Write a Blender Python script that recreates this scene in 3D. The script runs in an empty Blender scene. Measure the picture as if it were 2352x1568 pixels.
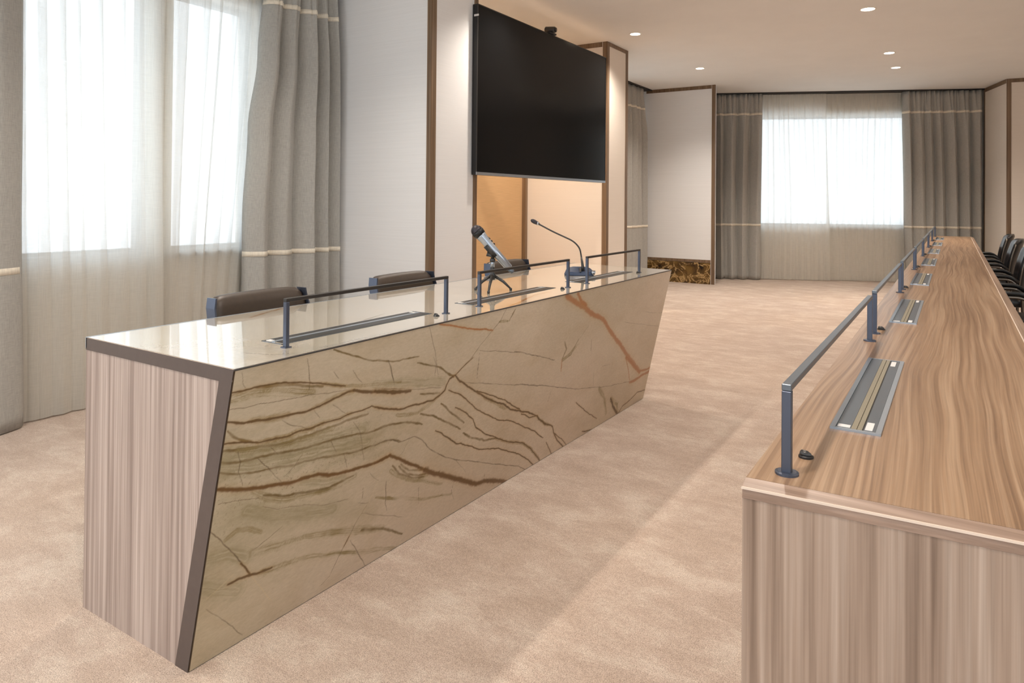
import bpy, bmesh, math, random
import numpy as np
from mathutils import Vector, Matrix
PI = math.pi
scene = bpy.context.scene
COL = scene.collection
random.seed(7)

# ------------------------------------------------------------------ helpers
def lin(c):
    out = []
    for v in c:
        v /= 255.0
        out.append(v / 12.92 if v <= 0.04045 else ((v + 0.055) / 1.055) ** 2.4)
    return tuple(out) + (1.0,)

def obj(name, bm, mat, parent=None, smooth=False, loc=None):
    me = bpy.data.meshes.new(name)
    bmesh.ops.recalc_face_normals(bm, faces=bm.faces)
    bm.to_mesh(me); bm.free()
    if smooth:
        for p in me.polygons: p.use_smooth = True
    o = bpy.data.objects.new(name, me)
    COL.objects.link(o)
    if mat: me.materials.append(mat)
    if parent: o.parent = parent
    if loc: o.location = loc
    return o

def thing(name, label, cat, loc=(0, 0, 0), rotz=0.0, group=None):
    o = bpy.data.objects.new(name, None); COL.objects.link(o)
    o.empty_display_size = 0.05
    o.location = loc; o.rotation_euler = (0, 0, rotz)
    o['label'] = label; o['category'] = cat
    if group: o['group'] = group
    return o

def tag(o, label, cat, group=None):
    o['label'] = label; o['category'] = cat
    if group: o['group'] = group
    return o

def struct(name, bm, m, smooth=False):
    o = obj(name, bm, m, smooth=smooth); o['kind'] = 'structure'
    return o

def dup(root, loc, rotz, label=None, group=None):
    r = root.copy(); COL.objects.link(r)
    r.location = loc; r.rotation_euler = (0, 0, rotz)
    if label: r['label'] = label
    if group: r['group'] = group
    for ch in list(root.children):
        c = ch.copy(); COL.objects.link(c); c.parent = r
        for g in ch.children:
            d = g.copy(); COL.objects.link(d); d.parent = c
    return r

def box(bm, x0, x1, y0, y1, z0, z1):
    v = [bm.verts.new(p) for p in ((x0,y0,z0),(x1,y0,z0),(x1,y1,z0),(x0,y1,z0),(x0,y0,z1),(x1,y0,z1),(x1,y1,z1),(x0,y1,z1))]
    for f in ((0,3,2,1),(4,5,6,7),(0,1,5,4),(1,2,6,5),(2,3,7,6),(3,0,4,7)):
        bm.faces.new([v[i] for i in f])
    return v

def bbox(x0, x1, y0, y1, z0, z1, bev=0.0, seg=2):
    bm = bmesh.new(); box(bm, x0, x1, y0, y1, z0, z1)
    if bev: bmesh.ops.bevel(bm, geom=list(bm.edges), offset=bev, segments=seg, affect='EDGES', profile=0.5)
    return bm

def prism(bm, poly, z0, z1):
    a = [bm.verts.new((p[0], p[1], z0)) for p in poly]
    b = [bm.verts.new((p[0], p[1], z1)) for p in poly]
    n = len(poly)
    bm.faces.new(a[::-1]); bm.faces.new(b)
    for i in range(n):
        bm.faces.new((a[i], a[(i+1) % n], b[(i+1) % n], b[i]))

def hull8(bm, bottom, top):
    a = [bm.verts.new(p) for p in bottom]; b = [bm.verts.new(p) for p in top]
    n = len(a)
    bm.faces.new(a[::-1]); bm.faces.new(b)
    for i in range(n): bm.faces.new((a[i], a[(i+1) % n], b[(i+1) % n], b[i]))

def tube(bm, pts, rad, seg=12, cap=True, flat=None):
    pts = [Vector(p) for p in pts]
    rads = rad if isinstance(rad, (list, tuple)) else [rad] * len(pts)
    rings = []
    up = None
    for i, p in enumerate(pts):
        if i == 0: t = pts[1] - p
        elif i == len(pts) - 1: t = p - pts[i-1]
        else: t = (pts[i+1] - p).normalized() + (p - pts[i-1]).normalized()
        t.normalize()
        if up is None:
            up = Vector((0, 0, 1)) if abs(t.z) < 0.9 else Vector((0, 1, 0))
        a = t.cross(up).normalized(); b = a.cross(t).normalized(); up = b
        rings.append([bm.verts.new(p + a * math.cos(2*PI*k/seg) * rads[i] + b * math.sin(2*PI*k/seg) * rads[i]) for k in range(seg)])
    for i in range(len(rings) - 1):
        for k in range(seg):
            bm.faces.new((rings[i][k], rings[i][(k+1) % seg], rings[i+1][(k+1) % seg], rings[i+1][k]))
    if cap:
        bm.faces.new(rings[0][::-1]); bm.faces.new(rings[-1])

def lathe(bm, prof, origin, axis, seg=24):
    """prof: (distance along axis, radius)"""
    o = Vector(origin); ax = Vector(axis).normalized()
    up = Vector((0, 0, 1)) if abs(ax.z) < 0.9 else Vector((1, 0, 0))
    a = ax.cross(up).normalized(); b = ax.cross(a).normalized()
    rings = []
    for d, r in prof:
        rings.append([bm.verts.new(o + ax*d + (a*math.cos(2*PI*k/seg) + b*math.sin(2*PI*k/seg)) * max(r, 1e-5)) for k in range(seg)])
    for i in range(len(rings)-1):
        for k in range(seg):
            bm.faces.new((rings[i][k], rings[i][(k+1)%seg], rings[i+1][(k+1)%seg], rings[i+1][k]))
    bm.faces.new(rings[0][::-1]); bm.faces.new(rings[-1])

def fillet(pts, r, n=6):
    out = [Vector(pts[0])]
    for i in range(1, len(pts)-1):
        p = Vector(pts[i]); a = Vector(pts[i-1]) - p; b = Vector(pts[i+1]) - p
        rr = min(r, a.length*0.49, b.length*0.49)
        s = p + a.normalized()*rr; e = p + b.normalized()*rr
        for k in range(n+1):
            t = k/n
            out.append(s*(1-t)**2 + p*2*t*(1-t) + e*t*t)
    out.append(Vector(pts[-1]))
    return out

# ------------------------------------------------------------------ materials
def new_mat(name):
    m = bpy.data.materials.new(name); m.use_nodes = True
    nt = m.node_tree
    return m, nt, nt.nodes['Principled BSDF']

def N(nt, kind, **kw):
    n = nt.nodes.new(kind)
    for k, v in kw.items():
        if k.startswith('i_'):
            key = k[2:]
            n.inputs[int(key) if key.isdigit() else key.replace('_', ' ')].default_value = v
        else: setattr(n, k, v)
    return n

def coords(nt, scale=(1, 1, 1), kind='Object'):
    tc = N(nt, 'ShaderNodeTexCoord'); mp = N(nt, 'ShaderNodeMapping')
    mp.inputs['Scale'].default_value = scale
    nt.links.new(tc.outputs[kind], mp.inputs['Vector'])
    return mp.outputs['Vector']

def ramp(nt, fac, stops):
    r = N(nt, 'ShaderNodeValToRGB')
    el = r.color_ramp.elements
    el[0].position, el[0].color = stops[0]
    el[1].position, el[1].color = stops[-1]
    for p, c in stops[1:-1]:
        e = el.new(p); e.color = c
    nt.links.new(fac, r.inputs[0])
    return r.outputs[0]

def noise(nt, vec, scale, detail=3.0, rough=0.5, dist=0.0):
    n = N(nt, 'ShaderNodeTexNoise')
    n.inputs['Scale'].default_value = scale; n.inputs['Detail'].default_value = detail
    n.inputs['Roughness'].default_value = rough; n.inputs['Distortion'].default_value = dist
    nt.links.new(vec, n.inputs['Vector'])
    return n.outputs['Fac']

def mixc(nt, fac, a, b, mode='MIX'):
    m = N(nt, 'ShaderNodeMix', data_type='RGBA', blend_type=mode)
    if isinstance(fac, float): m.inputs[0].default_value = fac
    else: nt.links.new(fac, m.inputs[0])
    for idx, v in ((6, a), (7, b)):
        if isinstance(v, tuple): m.inputs[idx].default_value = v
        else: nt.links.new(v, m.inputs[idx])
    return m.outputs[2]

def bump(nt, b, h, strength, dist=0.01):
    n = N(nt, 'ShaderNodeBump'); n.inputs['Strength'].default_value = strength
    n.inputs['Distance'].default_value = dist
    nt.links.new(h, n.inputs['Height']); nt.links.new(n.outputs[0], b.inputs['Normal'])

def simple(name, rgb, rough=0.5, metal=0.0, spec=0.5, var=0.0, scale=30):
    m, nt, b = new_mat(name)
    b.inputs['Roughness'].default_value = rough; b.inputs['Metallic'].default_value = metal
    b.inputs['Specular IOR Level'].default_value = spec
    c = lin(rgb)
    if var:
        v = coords(nt)
        f = noise(nt, v, scale, 4)
        d = tuple(x*(1-var) for x in c[:3]) + (1,); l = tuple(min(1, x*(1+var)) for x in c[:3]) + (1,)
        nt.links.new(ramp(nt, f, [(0.3, d), (0.7, l)]), b.inputs['Base Color'])
    else: b.inputs['Base Color'].default_value = c
    return m

def fabric(name, rgb, rough=0.9, weave=600, trans=0.0):
    m, nt, b = new_mat(name)
    v1 = coords(nt, (weave*0.5, weave*0.5, 25)); v2 = coords(nt, (30, 30, weave))
    f1 = noise(nt, v1, 1, 2); f2 = noise(nt, v2, 1, 2)
    mx = N(nt, 'ShaderNodeMath', operation='ADD'); nt.links.new(f1, mx.inputs[0]); nt.links.new(f2, mx.inputs[1])
    h = N(nt, 'ShaderNodeMath', operation='MULTIPLY', i_1=0.5); nt.links.new(mx.outputs[0], h.inputs[0])
    c = lin(rgb)
    col = ramp(nt, h.outputs[0], [(0.3, tuple(x*0.8 for x in c[:3])+(1,)), (0.7, tuple(min(1, x*1.18) for x in c[:3])+(1,))])
    nt.links.new(col, b.inputs['Base Color'])
    b.inputs['Roughness'].default_value = rough
    b.inputs['Sheen Weight'].default_value = 0.15
    b.inputs['Specular IOR Level'].default_value = 0.15
    bump(nt, b, h.outputs[0], 0.25, 0.002)
    return m

def wood(name, ca, cb, cc, axis='Z', freq=55, wave=0.0, rough=0.35, offs=(0, 0, 0), spec=0.4):
    """straight grain along axis; wave bends it into broad cathedral figures"""
    m, nt, b = new_mat(name)
    tc = N(nt, 'ShaderNodeTexCoord')
    src = tc.outputs['Object']
    if wave:
        warpv = N(nt, 'ShaderNodeMapping'); warpv.inputs['Scale'].default_value = (3.0, 0.55, 1)
        nt.links.new(src, warpv.inputs['Vector'])
        wn = N(nt, 'ShaderNodeTexNoise'); wn.inputs['Scale'].default_value = 1.6; wn.inputs['Detail'].default_value = 1.5
        nt.links.new(warpv.outputs[0], wn.inputs['Vector'])
        sub = N(nt, 'ShaderNodeVectorMath', operation='SUBTRACT'); sub.inputs[1].default_value = (0.5, 0.5, 0.5)
        nt.links.new(wn.outputs['Color'], sub.inputs[0])
        sc = N(nt, 'ShaderNodeVectorMath', operation='MULTIPLY'); sc.inputs[1].default_value = (wave, 0, 0)
        nt.links.new(sub.outputs[0], sc.inputs[0])
        ad = N(nt, 'ShaderNodeVectorMath', operation='ADD'); nt.links.new(src, ad.inputs[0]); nt.links.new(sc.outputs[0], ad.inputs[1])
        src = ad.outputs[0]
    def mp(s):
        q = N(nt, 'ShaderNodeMapping'); q.inputs['Scale'].default_value = s; q.inputs['Location'].default_value = offs
        nt.links.new(src, q.inputs['Vector']); return q.outputs[0]
    lo = 0.9
    def sca(f, l): return (f, f, l) if axis == 'Z' else ((f, l, f) if axis == 'Y' else (l, f, f))
    f1 = noise(nt, mp(sca(freq, lo)), 1, 3, 0.6)
    f2 = noise(nt, mp(sca(freq*3.2, lo*2.5)), 1, 3, 0.6)
    f3 = noise(nt, mp(sca(freq*0.22, lo*0.6)), 1, 2, 0.5)
    c1 = ramp(nt, f1, [(0.32, lin(cb)), (0.5, lin(ca)), (0.68, lin(cc))])
    c2 = ramp(nt, f2, [(0.3, (0.66, 0.64, 0.62, 1)), (0.62, (1, 1, 1, 1))])
    c3 = ramp(nt, f3, [(0.3, (0.86, 0.84, 0.83, 1)), (0.7, (1.0, 1.0, 1.0, 1))])
    col = mixc(nt, 0.75, c1, c2, 'MULTIPLY'); col = mixc(nt, 1.0, col, c3, 'MULTIPLY')
    nt.links.new(col, b.inputs['Base Color'])
    b.inputs['Roughness'].default_value = rough
    b.inputs['Specular IOR Level'].default_value = spec
    bump(nt, b, f2, 0.08, 0.001)
    return m

M = {}
# plaster and fabric wall panels
def wallpanel(name, rgb, lines=(2, 2, 260), var=0.05):
    m, nt, b = new_mat(name)
    f = noise(nt, coords(nt, lines), 1, 3)
    g = noise(nt, coords(nt, (180, 180, 60)), 1, 2)
    c = lin(rgb)
    col = ramp(nt, f, [(0.3, tuple(x*(1-var) for x in c[:3])+(1,)), (0.7, tuple(min(1, x*(1+var)) for x in c[:3])+(1,))])
    nt.links.new(col, b.inputs['Base Color']); b.inputs['Roughness'].default_value = 0.75
    b.inputs['Specular IOR Level'].default_value = 0.25
    bump(nt, b, g, 0.05, 0.001)
    return m
M['wall'] = wallpanel('pale_linen_wallcovering', (232, 231, 230), (2, 2, 300), 0.025)
M['wallwarm'] = wallpanel('cream_wallcovering', (226, 216, 204), (2, 2, 300), 0.02)
M['grass'] = wallpanel('tan_grasscloth', (208, 174, 132), (6, 6, 330), 0.09)
M['ceiling'] = simple('ceiling_plaster', (238, 238, 236), 0.9, spec=0.1, var=0.015, scale=3)
M['trim'] = wood('brown_trim_wood', (128, 104, 80), (108, 86, 64), (144, 120, 96), 'Z', 60, rough=0.45)
M['drape'] = fabric('taupe_drape_fabric', (170, 167, 160))
M['band'] = fabric('cream_tape', (226, 216, 198))
M['track'] = simple('dark_track', (40, 36, 32), 0.6)
M['bronze'] = simple('bronze_metal', (104, 94, 90), 0.38, metal=0.55, var=0.04, scale=40)
M['steel'] = simple('grey_blue_anodised_metal', (86, 92, 106), 0.35, metal=0.7)
M['steeldark'] = simple('dark_anodised_metal', (70, 68, 66), 0.35, metal=0.7)
M['alu'] = simple('light_aluminium', (176, 186, 196), 0.3, metal=0.8)
M['alumid'] = simple('brushed_aluminium', (106, 113, 120), 0.35, metal=0.7)
M['khaki'] = simple('khaki_anodised_cover', (146, 137, 116), 0.4, metal=0.4)
M['black'] = simple('black_plastic', (14, 14, 15), 0.4)
M['blackgloss'] = simple('gloss_black_plastic', (18, 20, 26), 0.12)
M['bluegloss'] = simple('gloss_plastic_window_tint', (58, 70, 92), 0.15)  # dark base plastic with the bright window's reflection put into its colour
M['silver'] = simple('satin_silver', (176, 184, 194), 0.28, metal=0.85)
M['chrome'] = simple('chrome', (190, 192, 196), 0.12, metal=1.0)
M['label'] = simple('white_sticker', (214, 210, 206), 0.6)
M['leather_brown'] = simple('dark_brown_leather', (54, 41, 29), 0.42, var=0.12, scale=60)
M['leather_black'] = simple('black_leather', (20, 20, 22), 0.28, var=0.1, scale=60)
M['gunmetal'] = simple('gunmetal_tube', (120, 112, 104), 0.25, metal=0.9)
M['windowframe'] = simple('grey_window_frame', (120, 122, 126), 0.5)
M['screen'] = simple('switched_off_screen', (14, 15, 16), 0.16, spec=0.16)
M['mesh'] = simple('dark_mic_grille', (58, 54, 58), 0.45, metal=0.5, var=0.4, scale=900)
M['downring'] = simple('white_lamp_ring', (230, 224, 214), 0.5)

# carpet
m, nt, b = new_mat('beige_mottled_carpet')
v = coords(nt)
vs = coords(nt, (1.0, 1.5, 1.0))
f1 = noise(nt, vs, 3.6, 10, 0.80, 0.2)
f2 = noise(nt, coords(nt, (3.0, 9.0, 1.0)), 1.3, 5, 0.65)
f3 = noise(nt, v, 330, 2, 0.6)
f4 = noise(nt, v, 95, 3, 0.7)
f5 = noise(nt, coords(nt, (1, 1, 1)), 0.55, 2, 0.5)
c1 = ramp(nt, f1, [(0.36, lin((188, 167, 150))), (0.5, lin((200, 180, 164))), (0.58, lin((212, 195, 179))), (0.72, lin((222, 207, 193)))])
c2 = ramp(nt, f2, [(0.35, (0.90, 0.89, 0.88, 1)), (0.65, (1, 1, 1, 1))])
c3 = ramp(nt, f3, [(0.32, (0.48, 0.46, 0.45, 1)), (0.55, (1.0, 1.0, 1.0, 1)), (0.72, (1.22, 1.22, 1.22, 1))])
c4 = ramp(nt, f4, [(0.35, (0.84, 0.83, 0.82, 1)), (0.62, (1.04, 1.04, 1.04, 1))])
c5 = ramp(nt, f5, [(0.35, (0.93, 0.93, 0.94, 1)), (0.65, (1.0, 0.99, 0.97, 1))])
col = mixc(nt, 0.7, c1, c2, 'MULTIPLY'); col = mixc(nt, 0.85, col, c3, 'MULTIPLY'); col = mixc(nt, 0.9, col, c4, 'MULTIPLY'); col = mixc(nt, 1.0, col, c5, 'MULTIPLY')
nt.links.new(col, b.inputs['Base Color']); b.inputs['Roughness'].default_value = 0.98
b.inputs['Specular IOR Level'].default_value = 0.05; b.inputs['Sheen Weight'].default_value = 0.2
bump(nt, b, f3, 0.6, 0.004)
M['carpet'] = m

# brown veined marble of the column base
m, nt, b = new_mat('dark_emperador_marble')
v = coords(nt)
f1 = noise(nt, v, 5, 6, 0.6, 0.8)
f2 = noise(nt, v, 6, 5, 0.55, 1.2)
c1 = ramp(nt, f1, [(0.3, lin((32, 20, 10))), (0.48, lin((92, 66, 28))), (0.62, lin((120, 92, 46))), (0.75, lin((70, 50, 22)))])
c2 = ramp(nt, f2, [(0.46, (0, 0, 0, 1)), (0.5, (1, 1, 1, 1)), (0.54, (0, 0, 0, 1))])
col = mixc(nt, c2, c1, lin((190, 156, 104)))
nt.links.new(col, b.inputs['Base Color']); b.inputs['Roughness'].default_value = 0.15
M['emperador'] = m

# sheer curtain: an open linen weave, denser where the cloth is seen at a glancing angle
m, nt, b = new_mat('white_sheer_voile')
out = nt.nodes['Material Output']
v1 = coords(nt, (420, 420, 10)); v2 = coords(nt, (14, 14, 620))
w1 = noise(nt, v1, 1, 3); w2 = noise(nt, v2, 1, 3)
ws = N(nt, 'ShaderNodeMath', operation='ADD'); nt.links.new(w1, ws.inputs[0]); nt.links.new(w2, ws.inputs[1])
lw = N(nt, 'ShaderNodeLayerWeight'); lw.inputs['Blend'].default_value = 0.55
op = N(nt, 'ShaderNodeMapRange'); op.inputs['From Min'].default_value = 0.0; op.inputs['From Max'].default_value = 1.0
op.inputs['To Min'].default_value = 0.84; op.inputs['To Max'].default_value = 1.0
nt.links.new(lw.outputs['Facing'], op.inputs['Value'])
wv = N(nt, 'ShaderNodeMapRange'); wv.inputs['From Min'].default_value = 0.7; wv.inputs['From Max'].default_value = 1.3
wv.inputs['To Min'].default_value = -0.07; wv.inputs['To Max'].default_value = 0.07
nt.links.new(ws.outputs[0], wv.inputs['Value'])
opa = N(nt, 'ShaderNodeMath', operation='ADD', use_clamp=True); nt.links.new(op.outputs[0], opa.inputs[0]); nt.links.new(wv.outputs[0], opa.inputs[1])
tr = N(nt, 'ShaderNodeBsdfTransparent'); tl = N(nt, 'ShaderNodeBsdfTranslucent'); df = N(nt, 'ShaderNodeBsdfDiffuse')
tl.inputs['Color'].default_value = lin((232, 232, 228)); df.inputs['Color'].default_value = lin((226, 222, 212))
m1 = N(nt, 'ShaderNodeMixShader')
mr = N(nt, 'ShaderNodeMapRange'); mr.inputs['To Min'].default_value = 0.46; mr.inputs['To Max'].default_value = 0.80
nt.links.new(lw.outputs['Facing'], mr.inputs['Value']); nt.links.new(mr.outputs[0], m1.inputs[0])
nt.links.new(tl.outputs[0], m1.inputs[1]); nt.links.new(df.outputs[0], m1.inputs[2])
m2 = N(nt, 'ShaderNodeMixShader'); nt.links.new(opa.outputs[0], m2.inputs[0])
nt.links.new(tr.outputs[0], m2.inputs[1]); nt.links.new(m1.outputs[0], m2.inputs[2])
nt.links.new(m2.outputs[0], out.inputs['Surface'])
nt.nodes.remove(b)
M['sheer'] = m

# window glass
m, nt, b = new_mat('window_glass')
out = nt.nodes['Material Output']
tr = N(nt, 'ShaderNodeBsdfTransparent'); gl = N(nt, 'ShaderNodeBsdfGlossy'); gl.inputs['Roughness'].default_value = 0.02
tr.inputs['Color'].default_value = (0.94, 0.96, 0.97, 1)
mx = N(nt, 'ShaderNodeMixShader'); mx.inputs[0].default_value = 0.06
nt.links.new(tr.outputs[0], mx.inputs[1]); nt.links.new(gl.outputs[0], mx.inputs[2]); nt.links.new(mx.outputs[0], out.inputs['Surface'])
nt.nodes.remove(b)
M['glass'] = m

def emis(name, rgb, s):
    m, nt, b = new_mat(name)
    b.inputs['Base Color'].default_value = (0.8, 0.8, 0.8, 1)
    b.inputs['Emission Color'].default_value = lin(rgb); b.inputs['Emission Strength'].default_value = s
    return m
M['lamp'] = emis('lit_lamp_lens', (255, 238, 212), 4.0)

# veneers
M['walnut_end'] = wood('greige_veneer_vertical', (182, 164, 153), (154, 136, 126), (202, 185, 174), 'Z', 70, rough=0.5, spec=0.3)
M['walnut_end2'] = wood('walnut_veneer_vertical', (164, 141, 123), (130, 108, 92), (184, 163, 146), 'Z', 55, rough=0.5, offs=(3, 1, 0), spec=0.3)
M['walnut_top'] = wood('walnut_veneer_top', (160, 128, 99), (130, 100, 75), (180, 150, 121), 'Y', 105, wave=0.085, rough=0.3, spec=0.45)
M['edgeband'] = wood('walnut_edge_band', (148, 122, 102), (126, 102, 84), (166, 140, 120), 'Y', 40, rough=0.4)
M['edgeband_x'] = wood('walnut_edge_band_cross', (152, 126, 108), (130, 106, 90), (170, 144, 126), 'X', 60, rough=0.4)
M['edgelight'] = simple('pale_edge_line', (216, 196, 178), 0.5)

# polished onyx-like stone: base colour and vein pattern stored per vertex on a fine grid
def stone_mat(name, rough, coat=0.0):
    m, nt, b = new_mat(name)
    a = N(nt, 'ShaderNodeVertexColor'); a.layer_name = 'stone'
    f = noise(nt, coords(nt, (1, 1, 2.2)), 60, 6, 0.7)
    g = noise(nt, coords(nt, (1, 6, 18)), 9, 4, 0.6)
    c1 = ramp(nt, f, [(0.3, (0.86, 0.85, 0.84, 1)), (0.65, (1.04, 1.04, 1.04, 1))])
    c2 = ramp(nt, g, [(0.3, (0.93, 0.92, 0.90, 1)), (0.65, (1.02, 1.02, 1.02, 1))])
    col = mixc(nt, 0.7, a.outputs[0], c1, 'MULTIPLY'); col = mixc(nt, 0.8, col, c2, 'MULTIPLY')
    nt.links.new(col, b.inputs['Base Color'])
    b.inputs['Roughness'].default_value = rough
    b.inputs['Specular IOR Level'].default_value = 0.5
    if coat:
        b.inputs['Coat IOR'].default_value = 1.9
        b.inputs['Coat Weight'].default_value = coat; b.inputs['Coat Roughness'].default_value = 0.03
    return m
M['stonefront'] = stone_mat('veined_stone_front', 0.3)
M['stonetop'] = stone_mat('veined_stone_top', 0.05, 0.9)

# ------------------------------------------------------------------ room
CZ = 2.80
XW = -4.05            # window wall
TH = math.radians(22.47)
FO = Vector((-3.08, 10.5, 0)); FD = Vector((math.cos(TH), math.sin(TH), 0)); FN = Vector((-math.sin(TH), math.cos(TH), 0))
def far(s, off, z=0.0): return FO + FD*s + FN*off + Vector((0, 0, z))

struct('floor', bbox(-4.6, 2.9, -3.2, 13.2, -0.12, 0.0), M['carpet'])
struct('ceiling', bbox(-4.6, 2.9, -3.2, 13.2, CZ, CZ+0.12), M['ceiling'])

def wall_with_holes(name, P, D, L, H0, H1, thick, nrm, holes, mat):
    """P origin, D unit direction, L length, thickness along nrm; holes (s0,s1,z0,z1)"""
    bm = bmesh.new()
    ss = sorted({0.0, L, *[h[0] for h in holes], *[h[1] for h in holes]})
    zs = sorted({H0, H1, *[h[2] for h in holes], *[h[3] for h in holes]})
    for i in range(len(ss)-1):
        for j in range(len(zs)-1):
            sm, zm = (ss[i]+ss[i+1])/2, (zs[j]+zs[j+1])/2
            if any(h[0] < sm < h[1] and h[2] < zm < h[3] for h in holes): continue
            a = P + D*ss[i]; c = P + D*ss[i+1]
            q = [a, c, c + nrm*thick, a + nrm*thick]
            hull8(bm, [(p.x, p.y, zs[j]) for p in q], [(p.x, p.y, zs[j+1]) for p in q])
    bmesh.ops.remove_doubles(bm, verts=bm.verts, dist=1e-5)
    return struct(name, bm, mat)

Y0 = -2.8
winL = [(-1.7, 0.4), (1.62, 2.345), (2.47, 3.08), (7.55, 9.2)]
holes = [(a-Y0, b-Y0, 0.81, 2.44) for a, b in winL]
wall_with_holes('wall_left', Vector((XW, Y0, 0)), Vector((0, 1, 0)), 13.4, 0, CZ, 0.22, Vector((-1, 0, 0)), holes, M['wallwarm'])
fs0, fs1 = 0.45, 2.95
fP = far(-1.25, 0.24)
wall_with_holes('wall_far', fP, FD, 5.4, 0, CZ, 0.22, FN, [(fs0+1.25, fs1+1.25, 0.81, 2.47)], M['wallwarm'])
wall_with_holes('wall_back', Vector((XW-0.2, Y0, 0)), Vector((1, 0, 0)), 7.0, 0, CZ, 0.2, Vector((0, -1, 0)), [(0.5, 3.2, 0.35, 2.6), (3.6, 6.3, 0.35, 2.6)], M['wallwarm'])
wall_with_holes('wall_right', Vector((2.5, Y0-0.2, 0)), Vector((0, 1, 0)), 14.6, 0, CZ, 0.2, Vector((1, 0, 0)), [(1.2, 3.2, 0.81, 2.44), (4.4, 6.2, 0.81, 2.44)], M['wallwarm'])

# far right pier: two faces meeting at a trimmed corner
PA = Vector((0.354, 11.92, 0)); PB = Vector((0.572, 11.14, 0)); PC = Vector((2.5, 11.34, 0))
bm = bmesh.new()
prism(bm, [(PA.x, PA.y), (PB.x, PB.y), (PC.x, PC.y), (2.5, 12.9), (0.15, 12.9)], 0, CZ)
struct('wall_far_right', bm, M['wallwarm'])
# niche wall
o = struct('wall_niche', bbox(XW, XW+0.03, 4.24, 6.57, 0, CZ), M['grass'])
def pier(name, y0, y1, x1, mat):
    return struct(name, bbox(XW, x1, y0, y1, 0, CZ), mat)
pier('wall_left_near_pier', 3.708, 4.25, -3.03, M['wall'])
pier('wall_left_middle_pier', 6.56, 7.09, -3.03, M['wallwarm'])
pier('wall_left_far_pier', 9.726, 9.80, -2.838, M['wall'])

# timber trims, numbered as the setting's own pieces
tn = [0]
def trim(bm):
    tn[0] += 1
    return struct('trim_%d' % tn[0], bm, M['trim'])
e = 0.006
def corner_trim(x, y, sx, sy, wx, wy, z0=0.0, z1=CZ):
    """L-shaped corner bead: leg of width wx on the face looking along y, leg wy on the face looking along x"""
    bm = bmesh.new()
    xa, xb = sorted((x + sx*e, x - sx*wx)); ya, yb = sorted((y + sy*e, y - sy*0.004))
    box(bm, xa, xb, ya, yb, z0, z1)
    xa, xb = sorted((x + sx*e, x - sx*0.004)); ya, yb = sorted((y - sy*0.0045, y - sy*wy))
    box(bm, xa, xb, ya, yb, z0, z1)
    return trim(bm)
corner_trim(-3.03, 3.708, 1, -1, 0.03, 0.052)
corner_trim(-3.03, 4.25, 1, 1, 0.02, 0.04)
corner_trim(-3.03, 6.56, 1, -1, 0.045, 0.05, 0, CZ)
corner_trim(-3.03, 7.09, 1, 1, 0.02, 0.05, 0, CZ)
corner_trim(-2.838, 9.726, 1, -1, 0.04, 0.02, 0, CZ)
# head trims under the ceiling
trim(bbox(XW+0.04, -3.085, 6.56-e, 6.56, CZ-0.05, CZ-0.001))
trim(bbox(-3.03, -3.03+e, 6.615, 7.035, CZ-0.04, CZ-0.001))
trim(bbox(-3.03, -3.03+e, 3.765, 4.205, CZ-0.04, CZ-0.001))
trim(bbox(XW+0.2, -2.885, 9.726-e, 9.726, CZ-0.05, CZ-0.001))
# niche corner trim
trim(bbox(XW+0.031, XW+0.075, 6.515, 6.56-0.001, 0, CZ-0.052))
# far column: stone plinth framed by timber
trim(bbox(XW+0.2, -2.885, 9.726-e, 9.726, 0.302, 0.340))
base = struct('baseboard_far_pier', bbox(XW+0.2, -2.885, 9.726-0.010, 9.726-0.0005, 0.0, 0.30), M['emperador'])
for nm, (xa, xb, ya, yb) in (('near_pier_front', (-3.0295, -3.02, 3.77, 4.2)), ('middle_pier_front', (-3.0295, -3.02, 6.62, 7.03))):
    struct('baseboard_' + nm, bbox(xa, xb, ya, yb, 0, 0.30), M['emperador'])
for nm, (xa, xb, ya, yb) in (('near_pier_side', (XW+0.2, -3.065, 3.698, 3.7075)), ('middle_pier_side', (XW+0.08, -3.08, 6.55, 6.5595))):
    struct('baseboard_' + nm, bbox(xa, xb, ya, yb, 0, 0.30), M['emperador'])
# far right pier trims
def line_box(bm, a, b2, t, z0, z1, side=1):
    d = (b2 - a).normalized(); n = Vector((d.y, -d.x, 0)) * side
    q = [a, b2, b2 + n*t, a + n*t]
    hull8(bm, [(p.x, p.y, z0) for p in q], [(p.x, p.y, z1) for p in q])
dA = (PB-PA).normalized(); dB = (PC-PB).normalized()
bm = bmesh.new(); line_box(bm, PA, PB - dA*0.012, -e, CZ-0.055, CZ-0.001, -1); trim(bm)
bm = bmesh.new(); line_box(bm, PB + dB*0.05, PC, e, CZ-0.05, CZ-0.001); trim(bm)
bm = bmesh.new(); line_box(bm, PB - dB*0.002, PB + dB*0.05, e, 0, CZ-0.001); trim(bm)
bm = bmesh.new(); line_box(bm, PA + dA*0.002, PA + dA*0.03, e, 0, CZ-0.056, 1); trim(bm)

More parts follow.
